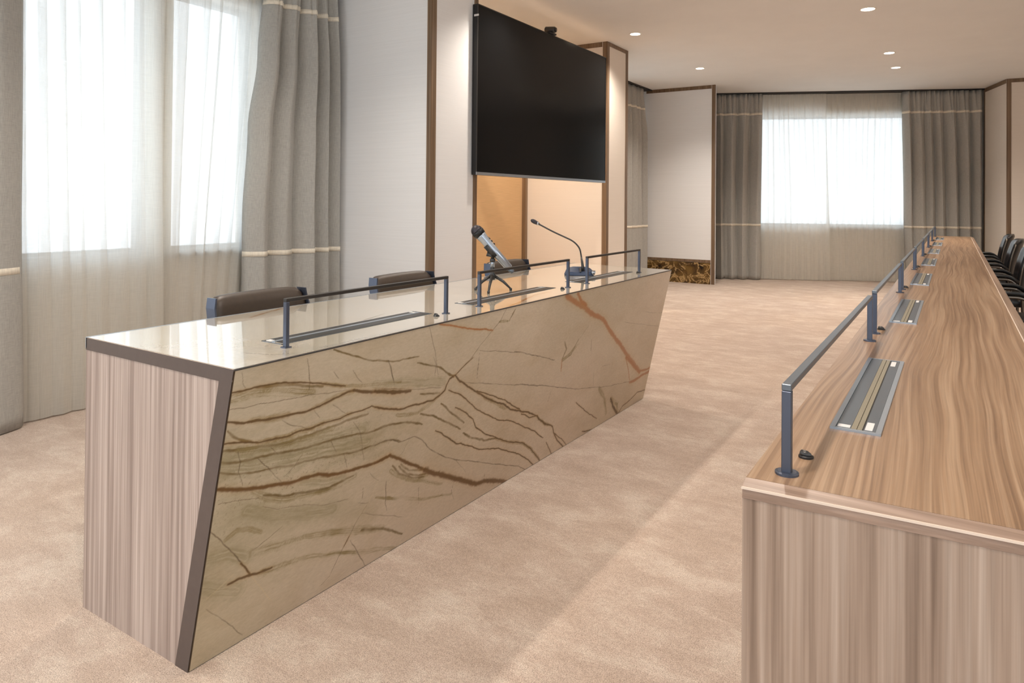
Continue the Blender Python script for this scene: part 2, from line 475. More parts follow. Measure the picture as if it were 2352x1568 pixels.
# windows: frame, sill and glass
def window(n, P, D, nrm, s0, s1, z0, z1, mull):
    w = bpy.data.objects.new('window_%d' % n, None); COL.objects.link(w); w['kind'] = 'structure'
    w.location = P + D*((s0+s1)/2) + Vector((0, 0, z0))
    L = s1 - s0; H = z1 - z0
    def bar(bm, a, b2, za, zb, d0, d1):
        q = [D*a + nrm*d0, D*b2 + nrm*d0, D*b2 + nrm*d1, D*a + nrm*d1]
        hull8(bm, [(p.x, p.y, za) for p in q], [(p.x, p.y, zb) for p in q])
    bm = bmesh.new(); f = 0.03; h = L/2
    bar(bm, -h, h, 0, f, 0.1, 0.16); bar(bm, -h, h, H-f, H, 0.1, 0.16)
    bar(bm, -h, -h+f, f, H-f, 0.1, 0.16); bar(bm, h-f, h, f, H-f, 0.1, 0.16)
    for mm in mull: bar(bm, -h+L*mm-0.025, -h+L*mm+0.025, f, H-f, 0.1, 0.16)
    obj('window_frame', bm, M['windowframe'], w)
    bm = bmesh.new(); bar(bm, -h+f, h-f, f, H-f, 0.126, 0.132); obj('window_pane', bm, M['glass'], w)
    bm = bmesh.new(); bar(bm, -h-0.03, h+0.03, -0.03, 0.0, -0.03, 0.0); bar(bm, -h, h, -0.0, 0.012, 0.0, 0.1)
    obj('window_sill', bm, M['windowframe'], w)
    # portal that only helps the sky light find the opening
    ld = bpy.data.lights.new('daylight_portal', 'AREA'); ld.shape = 'RECTANGLE'; ld.size = L; ld.size_y = H
    ld.cycles.is_portal = True
    lo = bpy.data.objects.new('daylight_portal', ld); COL.objects.link(lo)
    lo.location = w.location + nrm*0.2 + Vector((0, 0, H/2))
    lo.rotation_euler = (-nrm).to_track_quat('-Z', 'Z').to_euler()
k = 1
for i, (a, b2) in enumerate(winL):
    window(k, Vector((XW, 0, 0)), Vector((0, 1, 0)), Vector((-1, 0, 0)), a, b2, 0.81, 2.44, [0.5] if b2-a > 1 else []); k += 1
window(k, far(0, 0.24), FD, FN, fs0, fs1, 0.81, 2.47, []); k += 1
window(k, Vector((XW-0.2, Y0, 0)), Vector((1, 0, 0)), Vector((0, -1, 0)), 0.5, 3.2, 0.35, 2.6, [0.5]); k += 1  # both back windows are unseen, enlarged for cool fill on faces toward the camera
window(k, Vector((XW-0.2, Y0, 0)), Vector((1, 0, 0)), Vector((0, -1, 0)), 3.6, 6.3, 0.35, 2.6, [0.5]); k += 1
window(k, Vector((2.5, Y0-0.2, 0)), Vector((0, 1, 0)), Vector((1, 0, 0)), 1.2, 3.2, 0.81, 2.44, [0.5]); k += 1  # both right windows are unseen, added for soft fill
window(k, Vector((2.5, Y0-0.2, 0)), Vector((0, 1, 0)), Vector((1, 0, 0)), 4.4, 6.2, 0.81, 2.44, [0.5]); k += 1

# ------------------------------------------------------------------ curtains
def fold_profile(n, seed, irregular=0.35):
    rnd = random.Random(seed)
    cuts = [0.0]
    for i in range(n): cuts.append(cuts[-1] + 1 + rnd.uniform(-irregular, irregular))
    tot = cuts[-1]; cuts = [c/tot for c in cuts]
    amps = [rnd.uniform(0.6, 1.0) for _ in range(n)]
    skew = [rnd.uniform(-0.25, 0.25) for _ in range(n)]
    def f(u):
        u = min(max(u, 0.0), 0.99999)
        for i in range(n):
            if u < cuts[i+1]: break
        t = (u - cuts[i]) / (cuts[i+1] - cuts[i])
        t = min(max(t + skew[i]*math.sin(PI*t)*0.5, 0), 1)
        s = math.sin(PI*t)
        return amps[i] * (abs(s)**0.5), 0.35*amps[i]*math.sin(2*PI*t)
    return f

def curtain(name, P, D, nrm, left, right, z0, z1, n, amp, seed, mat, parent=None, nu=None, bands=(), label=None, cat='curtain', drift=0.03, pinch=True, group=None, hemrise=0.0):
    """nrm points into the room. left/right: functions of z giving the two edges"""
    f = fold_profile(n, seed); g = fold_profile(n*2+1, seed+50, 0.2); h = fold_profile(max(2, n-1), seed+90, 0.4)
    nu = nu or n*22; nz = 44
    rnd = random.Random(seed+5); ph = rnd.uniform(0, 6)
    def pos(u, z, extra=0.0):
        a, b2 = left(z), right(z)
        t = (z - z0) / (z1 - z0)
        uu = u + drift*math.sin(ph + t*2.3 + u*2.0)*math.sin(PI*u)
        d1, l1 = f(uu); d2, l2 = g(uu); d3, l3 = h(uu)
        top = min(max((t-0.80)/0.2, 0), 1) if pinch else 0
        low = min(max((0.5 - t)/0.5, 0), 1)
        dd = (d1*(1-top*0.65) + d2*0.38*top) * (1 - 0.35*low) + d3*0.35*low
        w = (b2 - a) / n
        s = a + (b2-a)*u + l1*w*0.32*(1-top)
        p = P + D*s + nrm*(amp*(dd - 0.5) + extra)
        return (p.x, p.y, z)
    def grid(za, zb, rows, extra):
        bm = bmesh.new()
        vs = []
        for j in range(rows+1):
            z = za + (zb-za)*j/rows
            vs.append([bm.verts.new(pos(i/nu, z, extra)) for i in range(nu+1)])
        for j in range(rows):
            for i in range(nu):
                bm.faces.new((vs[j][i], vs[j][i+1], vs[j+1][i+1], vs[j+1][i]))
        return bm
    root = thing(name, label, cat, P + D*((left(z0)+right(z0))/2), 0, group) if label else None
    def place(o):
        if root:
            o.parent = root; o.location = -root.location
        return o
    cl = place(obj('cloth', grid(z0, z1, nz, 0.0), mat, smooth=True))
    sm = cl.modifiers.new('thickness', 'SOLIDIFY'); sm.thickness = 0.003 if mat is not M['sheer'] else 0.0; sm.offset = -1
    if mat is M['sheer']: cl.modifiers.remove(sm)
    for zb in bands:
        o = place(obj('tape_band', grid(zb-0.0165, zb+0.0165, 2, 0.0035), M['band'], smooth=True))
        s2 = o.modifiers.new('thickness', 'SOLIDIFY'); s2.thickness = 0.0015; s2.offset = 0
        o['label'] = 'cream tape band sewn across the cloth'
    return root
def cst(v): return lambda z: v
def lerpz(pts):
    def f(z):
        for i in range(len(pts)-1):
            (za, va), (zb, vb) = pts[i], pts[i+1]
            if z <= zb:
                t = min(max((z-za)/(zb-za), 0), 1); t = t*t*(3-2*t)
                return va + (vb-va)*t
        return pts[-1][1]
    return f
VX, VY = Vector((1, 0, 0)), Vector((0, 1, 0))
BZ = (0.78, 2.47)
curtain('drape', Vector((-3.86, 0, 0)), VY, VX, cst(0.75), lerpz([(0, 1.62), (1.2, 1.60), (2.8, 1.59)]), 0.006, 2.782, 3, 0.10, 3, M['drape'], bands=BZ,
        label='taupe drape hanging at the left edge of the photo, nearest the camera')
curtain('drape', Vector((-3.87, 0, 0)), VY, VX, lerpz([(0, 2.90), (1.0, 2.895), (1.6, 2.93), (2.1, 3.0), (2.8, 3.07)]), lerpz([(0, 3.70), (1.5, 3.68), (2.8, 3.65)]), 0.006, 2.782, 5, 0.15, 12, M['drape'], bands=BZ,
        label='taupe drape between the nearest window and the pale pier left of the TV')
curtain('sheer_curtain', Vector((-3.945, 0, 0)), VY, VX, cst(1.45), lerpz([(0, 2.38), (2.8, 2.34)]), 0.008, 2.782, 9, 0.036, 21, M['sheer'], nu=220,
        label='white sheer curtain on the near side of the left window, beside the leftmost drape')
curtain('sheer_curtain', Vector((-4.005, 0, 0)), VY, VX, lerpz([(0, 2.30), (2.8, 2.26)]), lerpz([(0, 2.98), (2.8, 3.2)]), 0.008, 2.782, 8, 0.036, 23, M['sheer'], nu=220,
        label='white sheer curtain on the left window, beside the drape next to the pale pier')
curtain('drape', Vector((-3.80, 0, 0)), VY, VX, cst(8.80), lerpz([(0, 9.66), (2.0, 9.60), (2.8, 9.50)]), 0.006, 2.782, 5, 0.12, 31, M['drape'], bands=(0.80, 2.49),
        label='taupe drape between the TV pier and the pier with the brown stone plinth')
curtain('sheer_curtain', Vector((-3.98, 0, 0)), VY, VX, cst(7.3), cst(9.3), 0.008, 2.782, 14, 0.05, 33, M['sheer'], nu=200,
        label='white sheer curtain on the left wall behind the TV pier')
IN = -FN
curtain('drape', FO, FD, IN, cst(-0.22), lerpz([(0, 0.70), (2.8, 0.72)]), 0.006, 2.782, 6, 0.18, 41, M['drape'], bands=(0.82, 2.48),
        label='taupe drape left of the far window, beside the pier with the stone plinth')
curtain('drape', FO, FD, IN, lerpz([(0, 2.72), (1.0, 2.69), (2.8, 2.66)]), cst(3.71), 0.006, 2.782, 7, 0.18, 43, M['drape'], bands=(0.82, 2.48),
        label='taupe drape right of the far window, behind the end of the long wooden desk')
curtain('sheer_curtain', far(0, 0.10), FD, IN, cst(0.62), lerpz([(0, 1.70), (2.8, 1.63)]), 0.008, 2.782, 12, 0.036, 45, M['sheer'], nu=220,
        label='left one of the two white sheer curtains on the far window')
curtain('sheer_curtain', far(0, 0.175), FD, IN, lerpz([(0, 1.66), (2.8, 1.65)]), cst(2.80), 0.008, 2.782, 13, 0.036, 47, M['sheer'], nu=220,
        label='right one of the two white sheer curtains on the far window')
# ceiling tracks
o = obj('curtain_track', bbox(-3.99, -3.84, 0.75, 3.70, 2.7845, 2.799), M['track']); tag(o, 'dark curtain track on the ceiling over the nearest window', 'curtain track')
o = obj('curtain_track', bbox(-3.99, -3.76, 7.3, 9.72, 2.7845, 2.799), M['track']); tag(o, 'dark curtain track on the ceiling between the TV pier and the plinth pier', 'curtain track')
bm = bmesh.new(); q = [far(-0.22, -0.03), far(3.72, -0.03), far(3.72, 0.15), far(-0.22, 0.15)]
hull8(bm, [(p.x, p.y, 2.785) for p in q], [(p.x, p.y, 2.799) for p in q])
o = obj('curtain_track', bm, M['track']); tag(o, 'dark curtain track on the ceiling over the far window', 'curtain track')

# vein lines on the stone: (style, width in mm, points in metres on the slab)
FACE_VEINS = [
('b',3,[(1.006,0.695),(1.041,0.692),(1.074,0.692),(1.115,0.69),(1.177,0.68),(1.233,0.669),(1.28,0.656),(1.325,0.642),(1.372,0.627)]),
('s',6,[(1.28,0.656),(1.372,0.627),(1.42,0.616),(1.464,0.611),(1.61,0.587)]),
('s',5,[(1.075,0.69),(1.122,0.684),(1.185,0.673),(1.235,0.659),(1.289,0.645)]),
('s',16,[(1.008,0.68),(1.065,0.681),(1.124,0.673),(1.188,0.657),(1.257,0.637)]),
('f',1.4,[(1.005,0.655),(1.071,0.646),(1.13,0.642),(1.192,0.637),(1.258,0.63),(1.322,0.621),(1.387,0.611),(1.426,0.604),(1.616,0.565)]),
('f',1.6,[(1.496,0.593),(1.674,0.551),(1.825,0.519)]),
('b',4.5,[(1.005,0.625),(1.055,0.61),(1.102,0.602),(1.137,0.6),(1.184,0.595),(1.233,0.591),(1.273,0.591),(1.316,0.598),(1.355,0.601),(1.388,0.606),(1.407,0.605)]),
('s',12,[(1.078,0.606),(1.137,0.6),(1.184,0.598)]),
('s',9,[(1.266,0.593),(1.316,0.601),(1.355,0.604),(1.408,0.602)]),
('b',7,[(1.407,0.605),(1.469,0.59),(1.536,0.573),(1.619,0.552)]),
('b',8,[(1.498,0.584),(1.562,0.567),(1.629,0.553),(1.666,0.548)]),
('b',3,[(1.003,0.571),(1.047,0.564),(1.106,0.546),(1.148,0.542),(1.195,0.537),(1.26,0.537),(1.311,0.54),(1.366,0.536),(1.414,0.539),(1.462,0.537),(1.494,0.539),(1.54,0.522),(1.597,0.504),(1.634,0.496)]),
('s',9,[(1.106,0.546),(1.148,0.542),(1.195,0.537),(1.26,0.537),(1.311,0.54),(1.366,0.536),(1.414,0.539)]),
('b',4.5,[(1.51,0.533),(1.555,0.516),(1.622,0.498),(1.68,0.493),(1.737,0.488),(1.795,0.484),(1.827,0.494),(1.849,0.506),(1.854,0.524),(1.865,0.541),(1.893,0.55)]),
('b',2.6,[(1.893,0.55),(1.931,0.567),(1.984,0.594)]),
('f',2.6,[(1.93,0.567),(1.976,0.596),(2.014,0.627),(2.061,0.66),(2.082,0.674),(2.124,0.705),(2.153,0.748)]),
('s',4,[(1.011,0.601),(1.033,0.58),(1.058,0.565),(1.088,0.553)]),
('s',4.5,[(1.006,0.553),(1.047,0.545),(1.09,0.538),(1.151,0.526),(1.215,0.519),(1.281,0.52),(1.351,0.52),(1.426,0.52),(1.486,0.519)]),
('s',14,[(1.051,0.542),(1.152,0.524),(1.215,0.516),(1.282,0.514),(1.352,0.514)]),
('s',4,[(1.005,0.526),(1.056,0.512),(1.096,0.509),(1.156,0.503),(1.22,0.492),(1.289,0.482),(1.353,0.48),(1.438,0.469),(1.522,0.457),(1.586,0.458),(1.646,0.449)]),
('g',22,[(1.009,0.538),(1.094,0.518),(1.186,0.505),(1.322,0.489),(1.477,0.473)]),
('s',4,[(1.529,0.455),(1.59,0.456),(1.657,0.448),(1.715,0.431),(1.758,0.413)]),
('s',3.5,[(1.007,0.502),(1.05,0.484),(1.102,0.471),(1.163,0.462),(1.228,0.45),(1.297,0.44),(1.364,0.429),(1.443,0.414),(1.512,0.409),(1.568,0.406),(1.623,0.401),(1.663,0.383)]),
('g',26,[(1.007,0.514),(1.099,0.491),(1.225,0.469),(1.366,0.45),(1.508,0.428)]),
('f',3,[(1.541,0.405),(1.581,0.408),(1.626,0.399),(1.651,0.384),(1.697,0.381),(1.729,0.38),(1.768,0.359),(1.8,0.33),(1.82,0.309),(1.868,0.282),(1.93,0.247),(1.993,0.218),(2.091,0.182),(2.232,0.126),(2.387,0.068),(2.471,0.036),(2.537,-0.001)]),
('B',7,[(1.004,0.462),(1.051,0.443),(1.11,0.426),(1.173,0.411),(1.222,0.402),(1.272,0.397),(1.326,0.388),(1.383,0.371),(1.444,0.358),(1.505,0.352),(1.569,0.349),(1.62,0.351)]),
('B',7,[(1.555,0.347),(1.596,0.349),(1.616,0.352),(1.666,0.325),(1.747,0.278),(1.815,0.238)]),
('B',13,[(1.815,0.238),(1.922,0.186),(2.037,0.129),(2.163,0.068),(2.209,0.062),(2.258,0.048),(2.334,0.02),(2.405,-0.013)]),
('s',10,[(1.112,0.416),(1.139,0.397),(1.18,0.373),(1.248,0.351),(1.318,0.338),(1.374,0.331),(1.431,0.328),(1.477,0.333)]),
('s',4,[(1.145,0.395),(1.211,0.373),(1.299,0.348),(1.373,0.336),(1.468,0.336)]),
('g',14,[(1.274,0.386),(1.349,0.363),(1.427,0.348)]),
('s',8,[(1.634,0.297),(1.672,0.27),(1.709,0.246),(1.773,0.218),(1.837,0.212)]),
('s',4,[(1.673,0.299),(1.726,0.253),(1.784,0.23),(1.841,0.217)]),
('s',4,[(1.681,0.303),(1.732,0.264),(1.805,0.241)]),
('s',4,[(1.64,0.31),(1.685,0.27),(1.749,0.234),(1.812,0.214)]),
('f',2,[(1.228,0.714),(1.242,0.669),(1.244,0.644)]),
('f',1.2,[(1.025,0.738),(1.033,0.71),(1.043,0.698)]),
('f',1.5,[(1.551,0.649),(1.572,0.608),(1.581,0.584)]),
('f',1.5,[(1.146,0.523),(1.175,0.495)]),
('f',1.8,[(1.111,0.505),(1.151,0.464),(1.201,0.409)]),
('f',1.5,[(1.257,0.47),(1.239,0.448),(1.205,0.424)]),
('f',2,[(1.051,0.539),(1.061,0.511),(1.06,0.487),(1.077,0.445)]),
('f',1.3,[(1.433,0.509),(1.46,0.478),(1.483,0.429),(1.504,0.373)]),
('f',1.3,[(1.41,0.422),(1.437,0.371)]),
('f',1.3,[(1.353,0.477),(1.38,0.437)]),
('l',1.5,[(1.601,0.326),(1.582,0.278),(1.557,0.22),(1.534,0.194),(1.514,0.174)]),
('f',1.5,[(1.625,0.266),(1.636,0.193),(1.651,0.161)]),
('f',1.3,[(1.393,0.667),(1.414,0.642),(1.437,0.624)]),
('f',1.3,[(1.32,0.679),(1.344,0.655)]),
('f',1.3,[(1.17,0.586),(1.199,0.565),(1.257,0.538)]),
('f',1.3,[(1.27,0.589),(1.296,0.56)]),
('f',1.3,[(1.338,0.583),(1.39,0.547)]),
('f',1.8,[(1.552,0.215),(1.518,0.178),(1.495,0.142),(1.479,0.115),(1.459,0.081),(1.438,0.039),(1.407,0.027)]),
('b',3,[(1.495,0.142),(1.479,0.115)]),
('f',3,[(1.004,0.361),(1.038,0.324),(1.077,0.273),(1.112,0.231),(1.143,0.187)]),
('b',4,[(1.109,0.232),(1.129,0.208),(1.145,0.186)]),
('l',1.5,[(1.143,0.187),(1.187,0.129),(1.229,0.07)]),
('b',5,[(1.079,0.188),(1.104,0.188),(1.144,0.182),(1.179,0.174),(1.214,0.172)]),
('s',14,[(1.179,0.174),(1.233,0.166),(1.274,0.161)]),
('s',8,[(1.27,0.161),(1.351,0.141),(1.44,0.111),(1.538,0.07),(1.644,0.033),(1.754,-0.01)]),
('s',14,[(1.139,0.245),(1.202,0.236),(1.276,0.225),(1.358,0.203),(1.448,0.174),(1.545,0.141),(1.642,0.104)]),
('s',5,[(1.545,0.141),(1.642,0.104),(1.752,0.041)]),
('g',30,[(1.064,0.387),(1.129,0.356),(1.179,0.321),(1.245,0.288),(1.302,0.284),(1.386,0.265),(1.481,0.221),(1.585,0.173)]),
('g',18,[(1.003,0.287),(1.064,0.276),(1.12,0.242)]),
('g',20,[(1.002,0.22),(1.048,0.192),(1.115,0.158)]),
('l',1.4,[(1.023,0.179),(1.094,0.21)]),
('f',1.2,[(1.138,0.252),(1.229,0.279)]),
('f',1.5,[(1.027,0.152),(1.089,0.089),(1.15,0.016)]),
('f',2,[(1.503,0.125),(1.55,0.062),(1.598,-0.004)]),
('s',8,[(1.051,0.319),(1.08,0.329),(1.12,0.317),(1.158,0.291)]),
('f',1.4,[(1.532,0.197),(1.641,0.149),(1.735,0.106)]),
('b',4.5,[(1.893,0.55),(1.929,0.521),(1.983,0.488),(2.051,0.455),(2.11,0.42),(2.184,0.384),(2.258,0.358),(2.312,0.322),(2.392,0.295),(2.459,0.272),(2.551,0.231),(2.637,0.174),(2.718,0.141),(2.74,0.107),(2.799,0.05),(2.886,-0.009)]),
('s',10,[(2.11,0.42),(2.186,0.38),(2.28,0.334)]),
('b',3,[(2.05,0.459),(2.133,0.425),(2.207,0.393),(2.26,0.373),(2.321,0.335),(2.389,0.302)]),
('b',3,[(2.412,0.28),(2.486,0.241),(2.551,0.231)]),
('s',9,[(2.551,0.231),(2.637,0.174),(2.718,0.141)]),
('b',2.5,[(2.752,0.099),(2.835,0.048),(2.914,-0.008)]),
('f',2,[(1.967,0.506),(2.066,0.483),(2.223,0.442),(2.334,0.416),(2.495,0.377),(2.655,0.338),(2.774,0.302),(2.899,0.272)]),
('f',2.6,[(2.314,0.422),(2.483,0.382),(2.644,0.339),(2.889,0.272),(3.084,0.237),(3.251,0.202),(3.452,0.176),(3.598,0.155),(3.74,0.159),(3.891,0.163)]),
('b',2.8,[(1.871,0.502),(1.932,0.476),(1.986,0.443),(2.06,0.39),(2.148,0.342),(2.239,0.299),(2.354,0.262),(2.451,0.214),(2.562,0.162),(2.647,0.107)]),
('b',3,[(1.931,0.426),(1.996,0.392),(2.055,0.352),(2.085,0.312),(2.154,0.267),(2.252,0.223),(2.372,0.17),(2.479,0.136),(2.562,0.078),(2.655,0.004)]),
('s',8,[(2.253,0.219),(2.372,0.17),(2.48,0.134),(2.562,0.078),(2.655,0.004)]),
('b',3,[(1.838,0.371),(1.9,0.333),(1.974,0.284),(2.044,0.256),(2.135,0.213),(2.283,0.17),(2.364,0.135),(2.467,0.086),(2.545,0.041),(2.609,-0.006)]),
('s',5,[(2.01,0.312),(2.06,0.279),(2.163,0.24),(2.252,0.221)]),
('s',8,[(1.618,0.481),(1.674,0.467),(1.721,0.46),(1.765,0.471),(1.827,0.494)]),
('s',4,[(1.717,0.525),(1.779,0.509),(1.825,0.501)]),
('f',2,[(1.752,0.638),(1.775,0.608),(1.781,0.569)]),
('f',1.8,[(1.536,0.67),(1.556,0.64),(1.575,0.598)]),
('s',3,[(1.674,0.634),(1.804,0.593),(1.862,0.552),(1.893,0.55)]),
('f',1.5,[(2.026,0.579),(2.035,0.504)]),
('g',14,[(1.493,0.607),(1.622,0.582),(1.83,0.538)]),
('s',4,[(1.737,0.453),(1.812,0.427),(1.896,0.381),(1.987,0.332)]),
('s',4,[(1.842,0.462),(1.921,0.405),(2.003,0.352)]),
('f',1.3,[(1.702,0.378),(1.684,0.343),(1.66,0.332)]),
('s',6,[(1.585,0.226),(1.729,0.172),(1.836,0.129),(2.005,0.087)]),
('f',2,[(1.624,0.269),(1.628,0.237),(1.64,0.189)]),
('b',3,[(2.685,0.075),(2.728,0.031),(2.779,-0.012)]),
('o',22,[(2.62,0.743),(2.699,0.708),(2.815,0.667),(2.892,0.631),(2.968,0.605),(3.056,0.58),(3.144,0.518),(3.247,0.456),(3.352,0.396),(3.469,0.32),(3.587,0.253),(3.692,0.192)]),
('o',16,[(2.724,0.738),(2.782,0.696),(2.833,0.672)]),
('o',12,[(3.692,0.192),(3.803,0.181),(3.897,0.18)]),
('o',14,[(3.909,0.159),(3.74,0.159),(3.642,0.151),(3.57,0.155)]),
('o',5,[(3.443,0.32),(3.511,0.24),(3.563,0.168)]),
('o',16,[(3.443,0.32),(3.556,0.259),(3.696,0.185)]),
('b',12,[(3.339,0.12),(3.392,0.063),(3.476,-0.002)]),
('b',4,[(3.476,-0.002),(3.526,0.03),(3.616,0.042),(3.718,0.064),(3.88,0.044)]),
('s',16,[(3.163,0.214),(3.259,0.134),(3.314,0.045)]),
('s',18,[(3.342,0.114),(3.444,0.061),(3.473,0.004)]),
('b',3,[(2.921,0.199),(3.033,0.134),(3.206,0.047)]),
('s',5,[(2.683,0.53),(2.717,0.493),(2.692,0.453)]),
('s',8,[(2.831,0.496),(2.766,0.466),(2.694,0.448)]),
('s',6,[(2.795,0.488),(2.75,0.46),(2.694,0.448)]),
('o',4,[(2.689,0.449),(2.702,0.397)]),
('f',2.5,[(2.263,0.564),(2.432,0.517),(2.621,0.462)]),
('b',4,[(3.05,0.023),(3.211,-0.012),(3.319,-0.015)]),
('f',2,[(2.643,0.319),(2.626,0.274)]),
('s',3,[(2.964,0.497),(2.982,0.436)]),
('f',2,[(3.061,0.312),(3.084,0.237)]),
('o',5,[(1.753,0.747),(1.845,0.725),(1.934,0.702),(2.027,0.688),(2.083,0.672)]),
('s',6,[(2.116,0.701),(2.19,0.696)]),
('s',4,[(2.189,0.698),(2.213,0.736)]),
('f',2.2,[(2.019,0.612),(2.226,0.569),(2.387,0.532),(2.611,0.464)]),
('f',2,[(2.021,0.607),(2.03,0.527)]),
('f',1.3,[(1.221,0.736),(1.24,0.673)]),
('s',3,[(1.306,0.743),(1.447,0.688),(1.56,0.661),(1.678,0.654)]),
('f',2,[(1.702,0.748),(1.752,0.663),(1.796,0.569)]),
('f',1.3,[(1.535,0.671),(1.575,0.6)]),
('s',3,[(1.787,0.599),(1.886,0.544)]),
('s',7,[(1.726,0.234),(1.816,0.199),(1.933,0.148)]),
('f',1.2,[(1.796,0.183),(1.812,0.124)]),
('f',1.2,[(2.007,0.136),(2.0,0.103),(2.025,0.058)]),
('f',1.3,[(1.993,0.218),(2.072,0.146)]),
('f',1.1,[(2.209,0.1),(2.21,0.076)]),
('f',1.1,[(1.52,0.287),(1.525,0.242)]),
('f',1.1,[(1.543,0.317),(1.584,0.281)]),
('f',1.2,[(1.508,0.236),(1.557,0.222)]),
('g',18,[(1.102,0.375),(1.189,0.325),(1.294,0.289),(1.408,0.259)]),
('f',1,[(1.151,0.366),(1.202,0.338),(1.288,0.315),(1.372,0.287),(1.46,0.269)]),
('f',1,[(1.015,0.421),(1.062,0.414),(1.134,0.392)]),
('f',1.5,[(2.9,0.569),(2.808,0.505)]),
('s',3,[(2.82,0.521),(2.77,0.456),(2.693,0.439)]),
('f',1.2,[(3.336,0.525),(3.486,0.493),(3.885,0.419)]),
('f',1.2,[(3.599,0.543),(3.853,0.501),(3.9,0.503)]),
('f',1.5,[(3.154,0.329),(3.242,0.319)]),
('f',1.5,[(3.272,0.331),(3.281,0.287)])]
TOP_VEINS = [
('f',3,[(-1.894,1.298),(-1.943,1.411)]),
('o',4,[(-1.949,1.467),(-1.994,1.563),(-2.04,1.671)]),
('f',2,[(-1.523,1.122),(-1.441,1.156),(-1.404,1.205)]),
('f',3,[(-1.851,2.048),(-1.714,2.09),(-1.595,2.205)]),
('o',6,[(-1.392,2.178),(-1.428,2.322),(-1.481,2.524),(-1.478,2.633)]),
('f',4,[(-1.844,2.3),(-1.689,2.372),(-1.579,2.428)]),
('s',8,[(-1.816,2.746),(-1.945,3.091),(-2.063,3.453),(-2.075,3.761)]),
('s',6,[(-1.793,2.9),(-1.924,3.277)]),
('s',10,[(-1.915,3.668),(-1.918,4.0),(-1.577,3.826),(-1.455,3.725)]),
('s',4,[(-1.559,1.5),(-1.626,1.676),(-1.652,1.785)]),
('g',30,[(-1.404,1.205),(-1.464,1.376),(-1.537,1.585)]),
('s',8,[(-1.721,3.925),(-1.614,3.797),(-1.46,3.542)])]

# ------------------------------------------------------------------ veined stone
def fbm2(x, y, seed, octaves=4):
    """value noise, numpy"""
    rs = np.random.RandomState(seed)
    tot = np.zeros_like(x); a = 1.0; s = 0.0
    for o in range(octaves):
        tab = rs.rand(256, 256)
        xi = np.floor(x).astype(int); yi = np.floor(y).astype(int)
        fx = x - xi; fy = y - yi
        fx = fx*fx*(3-2*fx); fy = fy*fy*(3-2*fy)
        g = lambda i, j: tab[i % 256, j % 256]
        v = (g(xi, yi)*(1-fx) + g(xi+1, yi)*fx)*(1-fy) + (g(xi, yi+1)*(1-fx) + g(xi+1, yi+1)*fx)*fy
        tot += a*v; s += a; a *= 0.55; x = x*2.03 + 17.3; y = y*2.03 + 5.1
    return tot / s

def L3(c): return np.array(lin(c)[:3])
STY = {'b': (L3((92, 66, 28)), 0.95, 0.9), 'B': (L3((100, 68, 24)), 0.97, 1.0), 's': (L3((110, 90, 50)), 0.85, 1.4),
       'f': (L3((88, 70, 44)), 0.78, 0.9), 'g': (L3((142, 132, 98)), 0.62, 2.2), 'o': (L3((158, 98, 46)), 0.88, 0.75),
       'l': (L3((206, 186, 148)), 0.55, 0.9)}
def paint(U, V, base, veins, wob=0.004, soft=1.0, mul=1.0):
    """U,V metres on the slab; returns linear colours"""
    col = base.copy()
    du = (fbm2(U*22+3, V*22+9, 5, 4) - 0.5)*wob*2.2; dv = (fbm2(U*22+31, V*22+47, 6, 4) - 0.5)*wob*2.2
    PU, PV = U + du, V + dv
    rough = fbm2(U*90, V*90, 8, 3)
    breakup = fbm2(U*30+11, V*30, 12, 3)
    order = {'g': 0, 's': 1, 'l': 2, 'f': 3, 'o': 4, 'b': 5, 'B': 6}
    for ty, w, pts in sorted(veins, key=lambda q: order[q[0]]):
        c, al, sf = STY[ty]
        hw = w*0.0005*mul*(1.25 if ty in 'bB' else (0.72 if ty in 'fl' else 1.1))
        reach = hw*(1+2.2*sf) + 0.006
        xs = [p[0] for p in pts]; ys = [p[1] for p in pts]
        box_ = (U > min(xs)-reach-0.02) & (U < max(xs)+reach+0.02) & (V > min(ys)-reach-0.02) & (V < max(ys)+reach+0.02)
        idx = np.nonzero(box_)
        if len(idx[0]) == 0: continue
        x, y = PU[idx], PV[idx]
        dist = np.full(x.shape, 9.0)
        for (ax, ay), (bx, by) in zip(pts[:-1], pts[1:]):
            dx, dy = bx-ax, by-ay
            t = np.clip(((x-ax)*dx + (y-ay)*dy) / max(dx*dx+dy*dy, 1e-9), 0, 1)
            dist = np.minimum(dist, np.hypot(x-ax-dx*t, y-ay-dy*t))
        # taper at free ends
        n0 = np.hypot(x-pts[0][0], y-pts[0][1]); n1 = np.hypot(x-pts[-1][0], y-pts[-1][1])
        tl = 0.02
        tap = 0.7 + 0.3*np.clip(np.minimum(n0, n1)/tl, 0, 1)
        r = rough[idx]
        e = hw*(0.65 + 0.7*r)*tap
        k = 1 - np.clip((dist - e*0.5)/(e*sf*1.2 + 0.0005), 0, 1)
        k = k*k*(3-2*k)*al
        if ty in 'fs': k = k*(0.55 + 0.75*np.clip(breakup[idx]*1.6-0.3, 0, 1))
        if ty in 'sg' and 5 < w < 28:   # bundles of fine parallel streaks
            st_ = fbm2(x*14+w, dist*(900 if ty == 's' else 420) + 3*y, 17, 3)
            k = k*np.clip(2.6*(st_-0.25), 0.12, 1.25)
            c = L3((132, 116, 74)) if ty == 's' else c
        if ty in 'bBo':        # rusty halo
            k2 = (1 - np.clip(dist/(e*3.2+0.004), 0, 1))*0.30
            hc = L3((168, 132, 78))
            col[idx] = col[idx]*(1-k2[:, None]) + hc*k2[:, None]
        if w >= 28: k = k*0.4
        k = np.clip(k, 0, 1)
        col[idx] = col[idx]*(1-k[:, None]) + c*k[:, None]
    return col

